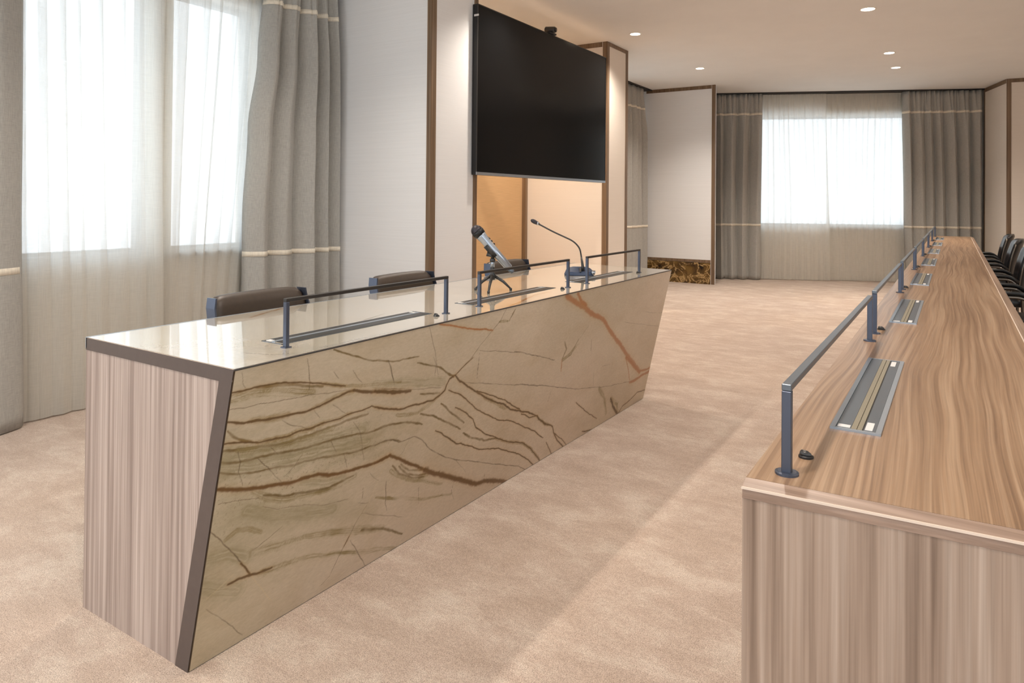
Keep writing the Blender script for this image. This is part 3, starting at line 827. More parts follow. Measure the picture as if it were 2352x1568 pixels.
def stone_grid(name, ulist, vlist, fn, col, mat, parent):
    nu, nv = len(ulist), len(vlist)
    UU, VV = np.meshgrid(ulist, vlist, indexing='ij')
    co = fn(UU, VV)
    me = bpy.data.meshes.new(name)
    idx = np.arange(nu*nv).reshape(nu, nv)
    q = np.stack([idx[:-1, :-1], idx[1:, :-1], idx[1:, 1:], idx[:-1, 1:]], -1).reshape(-1, 4)
    me.vertices.add(nu*nv); me.vertices.foreach_set('co', co.reshape(-1, 3).astype(np.float32).ravel())
    me.loops.add(q.size); me.loops.foreach_set('vertex_index', q.ravel().astype(np.int32))
    me.polygons.add(len(q)); me.polygons.foreach_set('loop_start', (np.arange(len(q))*4).astype(np.int32))
    me.update(calc_edges=True)
    c = col(UU, VV).reshape(-1, 3)
    at = me.color_attributes.new('stone', 'FLOAT_COLOR', 'POINT')
    at.data.foreach_set('color', np.concatenate([c, np.ones((len(c), 1))], 1).astype(np.float32).ravel())
    me.materials.append(mat)
    o = bpy.data.objects.new(name, me); COL.objects.link(o); o.parent = parent
    return o

# ------------------------------------------------------------------ marble desk
h = 0.75
A0 = (-2.047, 1.003); D0 = (-1.388, 1.003)         # near end, back and front of the top
A1 = (-2.047, 3.970); D1 = (-1.388, 3.916)         # far end
E0 = (-1.551, 1.003); E1 = (-1.526, 3.832)         # foot of the raking front
desk = thing('reception_desk', 'long desk with brown-veined stone top and raking stone front', 'desk', (0, 0, 0))
def front_pt(Y, Z):
    t = Z / h
    yf = E1[1] + (D1[1]-E1[1])*t; y0 = E0[1] + (D0[1]-E0[1])*t
    xt = D0[0] + (D1[0]-D0[0])*0; 
    s = (Y - 1.003)/(D1[1]-1.003)
    xb = E0[0] + (E1[0]-E0[0])*np.clip(s, 0, 1)
    x = xb + (D0[0]-xb)*t
    return x, y0, yf
def ffn(U, V):
    # U in 0..1 along the slab, V height
    t = V/h
    y0 = 1.003; yf = E1[1] + (D1[1]-E1[1])*t
    Y = y0 + (yf-y0)*U
    xb = E0[0] + (E1[0]-E0[0])*U
    X = xb + (D0[0]-xb)*t
    return np.stack([X, Y, V], -1)
def fcol(U, V):
    co = ffn(U, V); Y = co[..., 1]; Z = V
    n1 = fbm2(Y*2.2, Z*3+5, 21, 4); n2 = fbm2(Y*7+4, Z*16, 22, 5); n3 = fbm2(Y*1.1+9, Z*1.4, 23, 2)
    base = np.empty(Y.shape + (3,))
    c0, c1, c2 = L3((202, 186, 163)), L3((184, 169, 145)), L3((212, 194, 176))
    k = np.clip((n1-0.3)*2.0, 0, 1)[..., None]
    base[:] = c1*(1-k) + c0*k
    k = np.clip((n3-0.35)*2.2, 0, 1)[..., None]
    base = base*(1-0.5*k) + c2*0.5*k
    # layered greenish strata in the left middle of the slab
    reg = np.exp(-((Y-1.25)/0.55)**2) * np.exp(-((Z-0.43)/0.17)**2)
    st = 0.5+0.5*np.sin((Z - 0.10*np.sin((Y-0.9)*2.4))*170 + n2*9)
    k = (reg*(0.20+0.30*st)*np.clip(n2*1.6-0.2, 0, 1))[..., None]
    base = base*(1-k) + L3((142, 134, 98))*k
    k = (np.clip(n2-0.45, 0, 1)*0.7)[..., None]
    base = base*(1-k) + L3((160, 136, 98))*k
    # darker green near end: stone tone with some of the light painted in
    k = np.clip(0.62*np.exp(-(Y-1.0)/0.55), 0, 1)[..., None]
    base = base*(1-k) + base*np.array([0.84, 0.89, 0.84])*k
    sp = fbm2(Y*260, Z*260, 31, 2); k = ((sp > 0.77)*np.clip(reg*1.6-0.6, 0, 1)*0.5)[..., None]  # small dendrite specks
    base = base*(1-k) + L3((92, 80, 48))*k
    out = paint(Y, Z, base, FACE_VEINS)
    out[(Y-1.003) < 0.0032] = L3((58, 42, 26))
    return out
us = []
y = 0.0
L = D1[1]-1.003
Yc = 0.0
while Yc < L:
    us.append(Yc/L); Yc += 0.0015 + 0.0017*min(1, Yc/1.6)
us.append(1.0)
us = np.array(us); vs = np.linspace(0.002, h-0.004, 470)
front = stone_grid('front_slab', us, vs, ffn, fcol, M['stonefront'], desk)
front['label'] = 'raking stone front with brown and orange veins'
# solid backing of the front slab
bm = bmesh.new()
hull8(bm, [(E0[0]-0.040, E0[1]+0.032, 0.001), (E0[0]-0.012, E0[1]+0.032, 0.001), (E1[0]-0.012, E1[1]-0.0005, 0.001), (E1[0]-0.040, E1[1]-0.0005, 0.001)],
      [(D0[0]-0.040, D0[1]+0.032, h-0.031), (D0[0]-0.018, D0[1]+0.032, h-0.031), (D1[0]-0.018, D1[1]-0.0005, h-0.031), (D1[0]-0.040, D1[1]-0.0005, h-0.031)])
obj('front_backing', bm, M['bronze'], desk)
# top slab
def tfn(U, V):
    # U 0..1 along y, V 0..1 across from back to front
    X = A0[0]+0.004 + (D0[0]-0.004-A0[0]-0.004+0.0)*V
    yn = 1.006
    yf = A1[1] + (D1[1]-A1[1])*V - 0.004
    Y = yn + (yf-yn)*U
    return np.stack([X, Y, np.full(X.shape, h)], -1)
def tcol(U, V):
    co = tfn(U, V); X, Y = co[..., 0], co[..., 1]
    n1 = fbm2(Y*2.0+40, X*4, 61, 4); n2 = fbm2(Y*5+4, X*14, 62, 4)
    k = np.clip((n1-0.3)*2.0, 0, 1)[..., None]
    base = L3((196, 187, 170))*(1-k) + L3((206, 198, 184))*k
    k = (np.clip(n2-0.5, 0, 1)*0.6)[..., None]
    base = base*(1-k) + L3((184, 160, 122))*k
    return paint(X, Y, base, TOP_VEINS, wob=0.01, mul=1.4)
top = stone_grid('stone_top', np.linspace(0, 1, 620), np.linspace(0, 1, 190), tfn, tcol, M['stonetop'], desk)
bm = bmesh.new()
hull8(bm, [(A0[0]+0.003, 1.004, h-0.030), (D0[0]-0.008, 1.004, h-0.030), (D1[0]-0.008, D1[1]-0.006, h-0.030), (A1[0]+0.003, A1[1]-0.004, h-0.030)],
      [(A0[0]+0.003, 1.004, h-0.0008), (D0[0]-0.005, 1.004, h-0.0008), (D1[0]-0.005, D1[1]-0.006, h-0.0008), (A1[0]+0.003, A1[1]-0.004, h-0.0008)])
obj('top_core', bm, M['edgelight'], desk)
# dark seam profile along the front arris and light back edge strip
bm = bmesh.new()
tube(bm, [(D0[0]-0.001, 1.003, h-0.0025), (D1[0]-0.001, D1[1], h-0.0025)], 0.0019, 6)
obj('edge_profile', bm, M['steeldark'], desk)
bm = bbox(A0[0]-0.003, A0[0]+0.004, 1.003, A1[1], h-0.03, h+0.0005)
obj('edge_profile', bm, M['alu'], desk)
# bronze frame of the near end: along the top and down the raking edge (closed outline with a cut-out)
def end_frame(y, t, name, ydir, yfr=None):
    bw = 0.034; fw = 0.052
    pts_o = [(A0[0], h-0.0009), (D0[0]-0.0022, h-0.0009), (E0[0]-0.0022, 0.0), (E0[0]-fw*1.02, 0.0), (D0[0]-fw-0.004, h-bw), (A0[0], h-bw)]
    bm = bmesh.new()
    hull8(bm, [(x, y, z) for x, z in pts_o], [(x, y+t*ydir, z) for x, z in pts_o])
    return obj(name, bm, M['bronze'], desk)
ef = end_frame(1.003, 0.030, 'end_frame', 1); ef['label'] = 'bronze metal frame along top and raking edge'
bw = 0.034; fw = 0.052
bm = bmesh.new()
pp = [(A0[0], 0.0), (E0[0]-fw*1.02-0.0008, 0.0), (D0[0]-fw-0.0048, h-bw-0.0008), (A0[0], h-bw-0.0008)]
hull8(bm, [(x, 1.0045, z) for x, z in pp], [(x, 1.030, z) for x, z in pp])
obj('end_panel', bm, M['walnut_end'], desk)['label'] = 'greige vertical-grain veneer end'
bm = bmesh.new()
pp = [(A0[0], 0.0), (E1[0]-0.03, 0.0), (D1[0]-0.03, h-0.031), (A0[0], h-0.031)]
bm2 = [(pp[0][0], A1[1]-0.045, 0), (pp[1][0], E1[1]-0.035, 0), (pp[2][0], D1[1]-0.04, h-0.031), (pp[3][0], A1[1]-0.045, h-0.031)]
hull8(bm, bm2, [(p[0], p[1]+0.03, p[2]) for p in bm2])
obj('end_panel', bm, M['walnut_end'], desk)

# ------------------------------------------------------------------ fittings on desks
def rail(parent, x, y0, y1, mat, matbar, flange='round', hgt=0.13, w=0.014, d=0.011):
    root = bpy.data.objects.new('desk_rail', None); COL.objects.link(root); root.parent = parent
    root.location = (x, (y0+y1)/2, h); L = (y1-y0)/2
    for s in (-1, 1):
        bm = bbox(-w/2, w/2, s*L-d/2, s*L+d/2, 0.0, hgt-0.010, 0.001, 1)
        if flange == 'round': lathe(bm, [(0, 0.0165), (0.003, 0.0165), (0.004, 0.013)], (0, s*L, 0.0), (0, 0, 1), 20)
        else: box(bm, -w/2-0.004, w/2+0.004, s*L-d/2-0.004, s*L+d/2+0.004, 0, 0.003)
        obj('post', bm, mat, root)
    obj('top_bar', bbox(-w/2, w/2, -L-d/2, L+d/2, hgt-0.0098, hgt, 0.001, 1), matbar, root)
    return root
for y0_, y1_ in ((1.228, 1.910), (2.110, 2.810), (3.004, 3.656)):
    rail(desk, -1.484, y0_, y1_, M['steel'], M['steeldark'], 'square', 0.13, 0.012, 0.012)

def powerbox_marble(y0, y1):
    root = bpy.data.objects.new('cable_hatch', None); COL.objects.link(root); root.parent = desk
    x0, x1 = -1.607, -1.522
    root.location = ((x0+x1)/2, (y0+y1)/2, h); W = (x1-x0)/2; L = (y1-y0)/2
    bm = bmesh.new(); z = 0.0012
    box(bm, -W, W, -L, -L+0.004, 0.0002, z); box(bm, -W, W, L-0.004, L, 0.0002, z)
    box(bm, -W, -W+0.003, -L, L, 0.0002, z); box(bm, W-0.003, W, -L, L, 0.0002, z)
    obj('hatch_frame', bm, M['alumid'], root)
    bm = bbox(-W+0.008, -W+0.026, -L+0.03, L-0.03, 0.0002, 0.0014); obj('slot_cover', bm, M['steeldark'], root)
    bm = bbox(0.002, W-0.004, -L+0.016, L-0.012, 0.0002, 0.0016); obj('slot_cover', bm, M['steeldark'], root)
    bm = bbox(-0.014, -0.001, -L+0.012, L-0.012, 0.0002, 0.0020); obj('hatch_lid', bm, M['alu'], root)
    for yy in (-L+0.018, L-0.022):
        bm = bbox(-W+0.006, -0.016, yy-0.007, yy+0.007, 0.0002, 0.0018); obj('label_plate', bm, M['label'], root)
for a, b2 in ((1.246, 1.880), (2.122, 2.764), (3.010, 3.66)):
    powerbox_marble(a, b2)

def socket(parent, x, y, s=1.0):
    root = bpy.data.objects.new('mic_socket', None); COL.objects.link(root); root.parent = parent
    root.location = (x, y, h)
    bm = bmesh.new(); lathe(bm, [(0, 0.013*s), (0.003*s, 0.013*s), (0.0045*s, 0.010*s)], (0, 0, 0), (0, 0, 1), 20)
    obj('socket_ring', bm, M['black'], root, smooth=False)
    bm = bmesh.new(); lathe(bm, [(0, 0.004*s), (0.002*s, 0.0062*s), (0.012*s, 0.0066*s), (0.018*s, 0.0040*s), (0.020*s, 0.0015*s)], (-0.010*s, 0.0, 0.0070*s), (1, -0.1, -0.10), 14)
    obj('socket_cap', bm, M['steeldark'], root, smooth=True)
for y_ in (1.826, 2.722, 3.60): socket(desk, -1.476, y_+0.022, 0.8)

# ------------------------------------------------------------------ long wooden desk
RX0, RX1, RY0, RY1 = -0.250, 0.198, 0.985, 10.33
wd = thing('conference_desk', 'very long narrow walnut desk at the right with a row of metal rails', 'desk', (0, 0, 0))
SL = 0.085   # near end leans slightly off square
def yn(x, b=0.0): return 1.0 + b + (x-RX0)*0.062
bev = 0.020
bm = bmesh.new()
# flat top
poly = [(RX0, yn(RX0, bev)), (RX1-0.028, yn(RX1-0.028, bev)), (RX1-0.028, RY1), (RX0, RY1-0.03)]
prism(bm, poly, h-0.022, h)
obj('desktop', bm, M['walnut_top'], wd)['label'] = 'flat wavy-grain walnut top'
# bevelled edge bands: near end and chair side
bm = bmesh.new()
hull8(bm, [(RX0, yn(RX0, -0.001), h-0.022), (RX1, yn(RX1, -0.001), h-0.022), (RX1-0.0282, yn(RX1-0.0282, bev-0.0005), h-0.022), (RX0, yn(RX0, bev-0.0005), h-0.022)],
      [(RX0, yn(RX0, 0.0), h-0.0065), (RX1, yn(RX1, 0.0), h-0.0065), (RX1-0.0282, yn(RX1-0.0282, bev-0.0005), h-0.0002), (RX0, yn(RX0, bev-0.0005), h-0.0002)])
obj('edge_band', bm, M['edgeband_x'], wd)
bm = bmesh.new()
hull8(bm, [(RX1-0.0276, yn(RX1, 0.021), h-0.022), (RX1, yn(RX1, 0.0005), h-0.022), (RX1, RY1, h-0.022), (RX1-0.0276, RY1, h-0.022)],
      [(RX1-0.0276, yn(RX1, 0.021), h-0.0004), (RX1, yn(RX1, 0.0005), h-0.006), (RX1, RY1, h-0.006), (RX1-0.0276, RY1, h-0.0004)])
obj('edge_band', bm, M['edgeband'], wd)
bm = bmesh.new()
box(bm, RX1-0.0305, RX1-0.0275, yn(RX1, 0.02), RY1-0.001, h-0.001, h+0.0007)
obj('inlay_highlight_line', bm, M['edgelight'], wd)
bm = bmesh.new()
hull8(bm, [(RX0-0.001, yn(RX0, -0.0022), h-0.0095), (RX1, yn(RX1, -0.0022), h-0.0095), (RX1, yn(RX1, 0.0), h-0.0095), (RX0-0.001, yn(RX0, 0.0), h-0.0095)],
      [(RX0-0.001, yn(RX0, -0.0022), h-0.0063), (RX1, yn(RX1, -0.0022), h-0.0063), (RX1, yn(RX1, 0.0), h-0.0063), (RX0-0.001, yn(RX0, 0.0), h-0.0063)])
obj('inlay_highlight_line', bm, M['edgelight'], wd)  # highlight along the near lower edge, drawn as a pale strip
# end panels and modesty panel
bm = bmesh.new()
hull8(bm, [(RX0, yn(RX0, 0.0), 0), (RX1, yn(RX1, 0.0), 0), (RX1, yn(RX1, 0.03), 0), (RX0, yn(RX0, 0.03), 0)],
      [(RX0, yn(RX0, 0.0), h-0.0225), (RX1, yn(RX1, 0.0), h-0.0225), (RX1, yn(RX1, 0.03), h-0.0225), (RX0, yn(RX0, 0.03), h-0.0225)])
obj('end_panel', bm, M['walnut_end2'], wd)['label'] = 'vertical-grain walnut end panel'
obj('end_panel', bbox(RX0, RX1, RY1-0.06, RY1-0.03, 0, h-0.0225), M['walnut_end2'], wd)
obj('modesty_panel', bbox(RX0, RX0+0.022, 1.032, RY1-0.061, 0, h-0.0225), M['walnut_end2'], wd)
for i in range(1, 7):
    yy = 1.0 + 1.30*i - 0.0 + 0.02
    obj('support_panel', bbox(RX0+0.0225, RX0+0.16, yy-0.011, yy+0.011, 0, h-0.0225), M['walnut_end2'], wd)
NR = 7
PIT = 1.302
for i in range(NR):
    y0_ = 1.065 + PIT*i
    rail(wd, -0.2035, y0_, y0_+1.165, M['steel'], M['alumid'], 'round', 0.13, 0.0135, 0.012)
    socket(wd, -0.192, y0_+0.085, 0.85)

def powerbox(y0, y1):
    root = bpy.data.objects.new('cable_hatch', None); COL.objects.link(root); root.parent = wd
    x0, x1 = -0.1825, -0.1035
    root.location = ((x0+x1)/2, (y0+y1)/2, h); W = (x1-x0)/2; L = (y1-y0)/2
    bm = bmesh.new()
    box(bm, -W, -W+0.0085, -L, L, 0, 0.004); box(bm, W-0.0085, W, -L, L, 0, 0.004)
    box(bm, -W+0.0085, W-0.0085, -L, -L+0.006, 0, 0.0036); box(bm, -W+0.0085, W-0.0085, L-0.006, L, 0, 0.0036)
    obj('hatch_frame', bm, M['alu'], root)
    obj('hatch_lid', bbox(-W+0.0090, -0.0075, -L+0.0065, L-0.0065, 0, 0.0033), M['alumid'], root)
    obj('hatch_lid', bbox(0.0125, W-0.0090, -L+0.0065, L-0.0065, 0, 0.0033), M['alumid'], root)
    obj('slot_cover', bbox(-0.0070, 0.0015, -L+0.0065, L-0.0065, 0, 0.0037), M['khaki'], root)
    obj('slot_cover', bbox(0.0025, 0.0100, -L+0.0065, L-0.0065, 0, 0.0037), M['khaki'], root)
    obj('slot_gap', bbox(0.0101, 0.0124, -L+0.0065, L-0.0065, 0, 0.0025), M['black'], root)
    for (xa, xb, ya, yb) in ((-W+0.011, -0.009, -L+0.010, -L+0.026), (0.0140, 0.0255, -L+0.012, -L+0.060), (0.0140, 0.0240, L-0.075, L-0.020)):
        obj('label_plate', bbox(xa, xb, ya, yb, 0.0033, 0.0038), M['label'], root)
for i in range(NR):
    powerbox(1.322 + PIT*i*0.998, 1.968 + PIT*i*0.998)

# ------------------------------------------------------------------ chairs
def make_chair(name, label, leather, frame, top=0.85, bwid=0.44, group=None, cupd=0.045, thick=0.052, plate=False):
    t = thing(name, label, 'chair', (0, 0, 0), 0, group)
    # seat
    bm = bbox(-0.20, 0.235, -0.22, 0.22, 0.40, 0.462, 0.025, 4)
    for v in bm.verts:
        if v.co.z > 0.45: v.co.z += 0.012*(1 - (v.co.y/0.22)**2)
    obj('seat', bm, leather, t, smooth=True)
    # backrest: padded curved shell, leaning back, rounded top corners
    bm = bmesh.new()
    nu, nv = 22, 18; z0 = 0.44
    fr, bk = [], []
    for j in range(nv+1):
        tz = j/nv; z = z0 + (top - z0)*tz
        ra, rb = [], []
        # width narrows at the rounded top
        k = max(0, (tz-0.90)/0.10)
        hw = bwid/2 * (0.94 + 0.06*math.sin(PI*min(1, tz*1.1))) * (1 - (0.05 if plate else 0.11)*k*k*k)
        for i in range(nu+1):
            s = -1 + 2*i/nu
            y = hw*s
            cup = cupd*(s*s)                       # edges come forward
            lean = -0.205 - 0.075*tz + 0.02*math.sin(PI*tz)
            thk = thick*(1 - abs(s)**(24 if plate else 10)*0.6)*(1 - 0.55*k**4)*(1 - 0.3*(1-tz)**6)
            zz = z - (0.012*(abs(s)**16)*k + 0.003*s*s*k if plate else 0.020*(abs(s)**10)*k + 0.010*s*s*k)
            ra.append(bm.verts.new((lean + cup + thk/2, y, zz)))
            rb.append(bm.verts.new((lean + cup - thk/2, y, zz)))
        fr.append(ra); bk.append(rb)
    for j in range(nv):
        for i in range(nu):
            bm.faces.new((fr[j][i], fr[j][i+1], fr[j+1][i+1], fr[j+1][i]))
            bm.faces.new((bk[j][i+1], bk[j][i], bk[j+1][i], bk[j+1][i+1]))
    for j in range(nv):
        bm.faces.new((fr[j][0], fr[j+1][0], bk[j+1][0], bk[j][0]))
        bm.faces.new((fr[j+1][nu], fr[j][nu], bk[j][nu], bk[j+1][nu]))
    for i in range(nu):
        bm.faces.new((fr[nv][i], fr[nv][i+1], bk[nv][i+1], bk[nv][i]))
        bm.faces.new((fr[0][i+1], fr[0][i], bk[0][i], bk[0][i+1]))
    obj('backrest', bm, leather, t, smooth=True)
    # edge strip up each side; the metal plate imitates blue reflections on the leather
    for s in (-1, 1):
        pts = []
        for j in range(0, nv-1, 1):
            tz = j/nv
            pts.append((-0.205 - 0.075*tz + 0.02*math.sin(PI*tz) + 0.040, s*(bwid/2*(0.94+0.06*math.sin(PI*min(1, tz*1.1))) + 0.001), z0 + (top-z0)*tz))
        if plate: pts.append((pts[-1][0] - 0.003, pts[-1][1] - s*0.006, top - 0.006))
        bm = bmesh.new()
        if plate:
            pr_ = [(p[0] - 0.052, p[0] - 0.004, p[1], p[2]) for p in pts[6:]]
            rr_ = []
            for xa, xb, yy_, zz_ in pr_:
                ya, yb = sorted((yy_ - s*0.002, yy_ + s*0.004))
                rr_.append([bm.verts.new(q_) for q_ in ((xa, ya, zz_), (xb, ya, zz_), (xb, yb, zz_), (xa, yb, zz_))])
            for j in range(len(rr_)-1):
                for i in range(4): bm.faces.new((rr_[j][i], rr_[j][(i+1) % 4], rr_[j+1][(i+1) % 4], rr_[j+1][i]))
            bm.faces.new(rr_[0]); bm.faces.new(rr_[-1])
            obj('back_rim', bm, frame, t)
        else:
            tube(bm, pts, 0.006, 8); obj('back_rim', bm, frame, t, smooth=True)
    # side frames: closed tube loops forming legs and arms
    for s in (-1, 1):
        yy = s*0.262
        P_ = [(0.0, yy, 0.012), (0.21, yy, 0.012), (0.19, yy, 0.600), (-0.135, yy, 0.606), (-0.185, yy, 0.50), (-0.20, yy, 0.012), (0.0, yy, 0.012)]
        bm = bmesh.new(); tube(bm, fillet(P_, 0.07), 0.0105, 10, cap=True)
        obj('side_frame', bm, frame, t, smooth=True)
        P_ = [(0.17, yy, 0.622), (-0.115, yy, 0.628), (-0.165, yy, 0.585)]
        bm = bmesh.new(); tube(bm, fillet(P_, 0.05), 0.013, 10)
        obj('arm_pad', bm, M['black'], t, smooth=True)
        bm = bmesh.new()
        tube(bm, [(0.12, s*0.20, 0.405), (0.12, yy, 0.405)], 0.008, 8); tube(bm, [(-0.12, s*0.20, 0.405), (-0.12, yy, 0.405)], 0.008, 8)
        obj('seat_bracket', bm, frame, t, smooth=True)
    return t
brown = make_chair('office_chair', 'brown leather chair behind the stone desk, nearest of three', M['leather_brown'], M['steel'], 0.803, 0.42, None, 0.012, 0.040, True)
brown.location = (-1.905, 1.665, 0)
dup(brown, (-1.905, 2.455, 0), 0, 'brown leather chair behind the stone desk, in the middle in front of the pale pier')
dup(brown, (-1.905, 3.345, 0), 0, 'brown leather chair farthest along the stone desk, behind the silver microphone')
black = make_chair('office_chair', 'black leather chair at the wooden desk, farthest from the camera', M['leather_black'], M['gunmetal'], 0.85, 0.44)
black.location = (0.225, 8.80, 0); black.rotation_euler = (0, 0, PI)
names = ['black leather chair at the wooden desk, second from the far end', 'black leather chair at the wooden desk, third from the far end',
         'black leather chair at the wooden desk, fourth from the far end, cut by the frame']
for i, yy in enumerate((7.62, 6.44, 5.26)):
    dup(black, (0.225, yy, 0), PI, names[i])

# ------------------------------------------------------------------ television
tv = thing('television', 'large black wall-mounted flat screen, switched off, across the tan niche', 'television', (-2.98, 5.305, 1.335))
HW, HT = 1.122, 1.268
obj('housing', bbox(-0.045, -0.0035, -HW, HW, 0.0, HT, 0.003, 1), M['black'], tv)
obj('screen', bbox(-0.0035, 0.0, -HW+0.006, HW-0.004, 0.022, HT-0.006), M['screen'], tv)
bm = bmesh.new()
box(bm, -0.0034, 0.002, -HW, HW, HT-0.006, HT); box(bm, -0.0034, 0.002, HW-0.004, HW, 0.022, HT-0.0061); box(bm, -0.0034, 0.002, -HW, -HW+0.006, 0.022, HT-0.0061)
obj('bezel', bm, M['steeldark'], tv)
obj('bottom_strip', bbox(-0.0034, 0.003, -HW, HW, 0.0, 0.0218), M['silver'], tv)['label'] = 'silver strip under the screen'
bm = bmesh.new(); box(bm, -0.075, -0.0455, -0.3, 0.3, 0.35, 0.9); box(bm, -1.035, -0.0755, -0.05, 0.05, 0.55, 0.65); box(bm, -1.0385, -1.03, -0.2, 0.2, 0.4, 0.8)
obj('wall_bracket', bm, M['black'], tv)
bm = bbox(-0.03, 0.012, -HW-0.004, -HW-0.001, 1.175, 1.19, 0.001, 1); obj('side_clip', bm, M['label'], tv)
cam = thing('video_camera', 'small dark conference camera perched on the top edge of the TV', 'camera', (-2.98, 5.30, 2.603))
bm = bbox(-0.05, 0.02, -0.055, 0.055, 0.0, 0.016, 0.004, 2); obj('camera_foot', bm, M['black'], cam)
bm = bmesh.new(); lathe(bm, [(-0.052, 0.020), (-0.045, 0.028), (0.035, 0.028), (0.045, 0.024)], (-0.01, 0, 0.043), (1, 0.12, -0.1), 24)
obj('camera_body', bm, M['steeldark'], cam, smooth=True)
bm = bmesh.new(); lathe(bm, [(0.0, 0.019), (0.010, 0.019), (0.011, 0.013)], (0.034, 0.005, 0.0385), (1, 0.12, -0.1), 20)
obj('lens', bm, M['blackgloss'], cam)

# ------------------------------------------------------------------ microphones
mc = Vector((-1.720, 2.545, 0.75))
st = thing('microphone_stand', 'small black and silver tripod stand on the stone desk holding the silver microphone', 'microphone stand', mc)
bm = bmesh.new(); lathe(bm, [(0.0, 0.012), (0.02, 0.014), (0.028, 0.010), (0.075, 0.009), (0.078, 0.012), (0.09, 0.012), (0.093, 0.008), (0.135, 0.008)], (0, 0, 0.045), (0, 0, 1), 18)
obj('post', bm, M['steeldark'], st, smooth=True)
bm = bmesh.new(); lathe(bm, [(0.0, 0.0095), (0.035, 0.0095)], (0, 0, 0.10), (0, 0, 1), 18); obj('lock_sleeve', bm, M['silver'], st, smooth=True)
for f in ((-1.768, 2.485), (-1.640, 2.570), (-1.662, 2.430)):
    d = Vector((f[0], f[1], 0.757)) - mc
    bm = bmesh.new()
    a = Vector((d.x*0.10, d.y*0.10, 0.062)); side = Vector((-d.y, d.x, 0)).normalized()
    pr = [a, a*0.45 + d*0.55 + Vector((0, 0, 0.006)), d]
    tube(bm, pr, [0.0075, 0.0065, 0.004], 8)
    lathe(bm, [(0, 0.0055), (0.008, 0.0065), (0.010, 0.005)], (d.x, d.y, -0.0+0.0002), (0, 0, 1), 12)
    obj('leg', bm, M['steeldark'], st, smooth=True)
# clip: a cradle hugging the microphone
axd = (Vector((-1.769, 2.510, 1.019)) - Vector((-1.637, 2.596, 0.841))).normalized()
cc = Vector((-1.7205, 2.5440, 0.930)) - mc
bm = bmesh.new()
upd = axd.cross(Vector((-0.537, 0.843, 0))).normalized()
if upd.z < 0: upd = -upd
lat = axd.cross(upd).normalized()
def arc(d, rr, a0=-1.45, a1=1.45, n=14):
    return [bm.verts.new(cc + axd*d + (-upd)*math.cos(a0+(a1-a0)*k/n)*rr + lat*math.sin(a0+(a1-a0)*k/n)*rr) for k in range(n+1)]
io, ii = [arc(-0.034, 0.0250), arc(0.030, 0.0256)], [arc(-0.034, 0.0212), arc(0.030, 0.0218)]
for k in range(14):
    bm.faces.new((io[0][k], io[0][k+1], io[1][k+1], io[1][k])); bm.faces.new((ii[0][k+1], ii[0][k], ii[1][k], ii[1][k+1]))
    bm.faces.new((io[0][k+1], io[0][k], ii[0][k], ii[0][k+1])); bm.faces.new((io[1][k], io[1][k+1], ii[1][k+1], ii[1][k]))
for k in (0, 14):
    bm.faces.new((io[0][k], io[1][k], ii[1][k], ii[0][k]))
tube(bm, [(0, 0, 0.135), (0, 0, 0.150), tuple(cc - upd*0.0335)], [0.008, 0.010, 0.011], 12)
obj('mic_clip', bm, M['steeldark'], st, smooth=True)
mic = thing('handheld_microphone', 'silver handheld microphone with dark round grille, tilted in the tripod stand', 'microphone', mc + cc)
tail = Vector((-1.628, 2.602, 0.829)) - mc - cc; head = Vector((-1.769, 2.510, 1.019)) - mc - cc
tail = axd * tail.dot(axd); hd = head.dot(axd); td = tail.dot(axd) + 0.034
bm = bmesh.new(); lathe(bm, [(td, 0.0135), (td+0.002, 0.0165), (0.0, 0.0188), (hd-0.048, 0.0205), (hd-0.030, 0.0235), (hd-0.024, 0.0235)], (0, 0, 0), axd, 28)
obj('mic_body', bm, M['silver'], mic, smooth=True)
bm = bmesh.new(); lathe(bm, [(hd-0.026, 0.0255), (hd-0.012, 0.0275), (hd-0.004, 0.0275)], (0, 0, 0), axd, 28)
obj('collar', bm, M['black'], mic, smooth=True)
bm = bmesh.new()
pr = [(hd-0.0045 + 0.030*math.sin(a*PI/16), 0.0268*math.cos(a*PI/16)) for a in range(0, 9)]
lathe(bm, pr, (0, 0, 0), axd, 28)
obj('grille', bm, M['mesh'], mic, smooth=True)
bm = bmesh.new(); lathe(bm, [(td-0.024, 0.0075), (td-0.022, 0.0095), (td-0.0002, 0.0125)], (0, 0, 0), axd, 24)
obj('tail_cap', bm, M['alumid'], mic, smooth=True)
sd = axd.cross(Vector((-0.537, 0.843, 0))).normalized()
if sd.z < 0: sd = -sd
bm = bmesh.new()
for kk in (0.012, 0.028, 0.044):
    c_ = axd*(kk) + sd*0.0190
    lathe(bm, [(0, 0.005), (0.004, 0.0045)], c_, sd, 10)
obj('switch', bm, M['black'], mic)

gc = Vector((-1.700, 3.340, 0.7502))
gm = thing('gooseneck_microphone', 'black gooseneck desk microphone with wedge base on the far part of the stone desk', 'microphone', gc, 0)
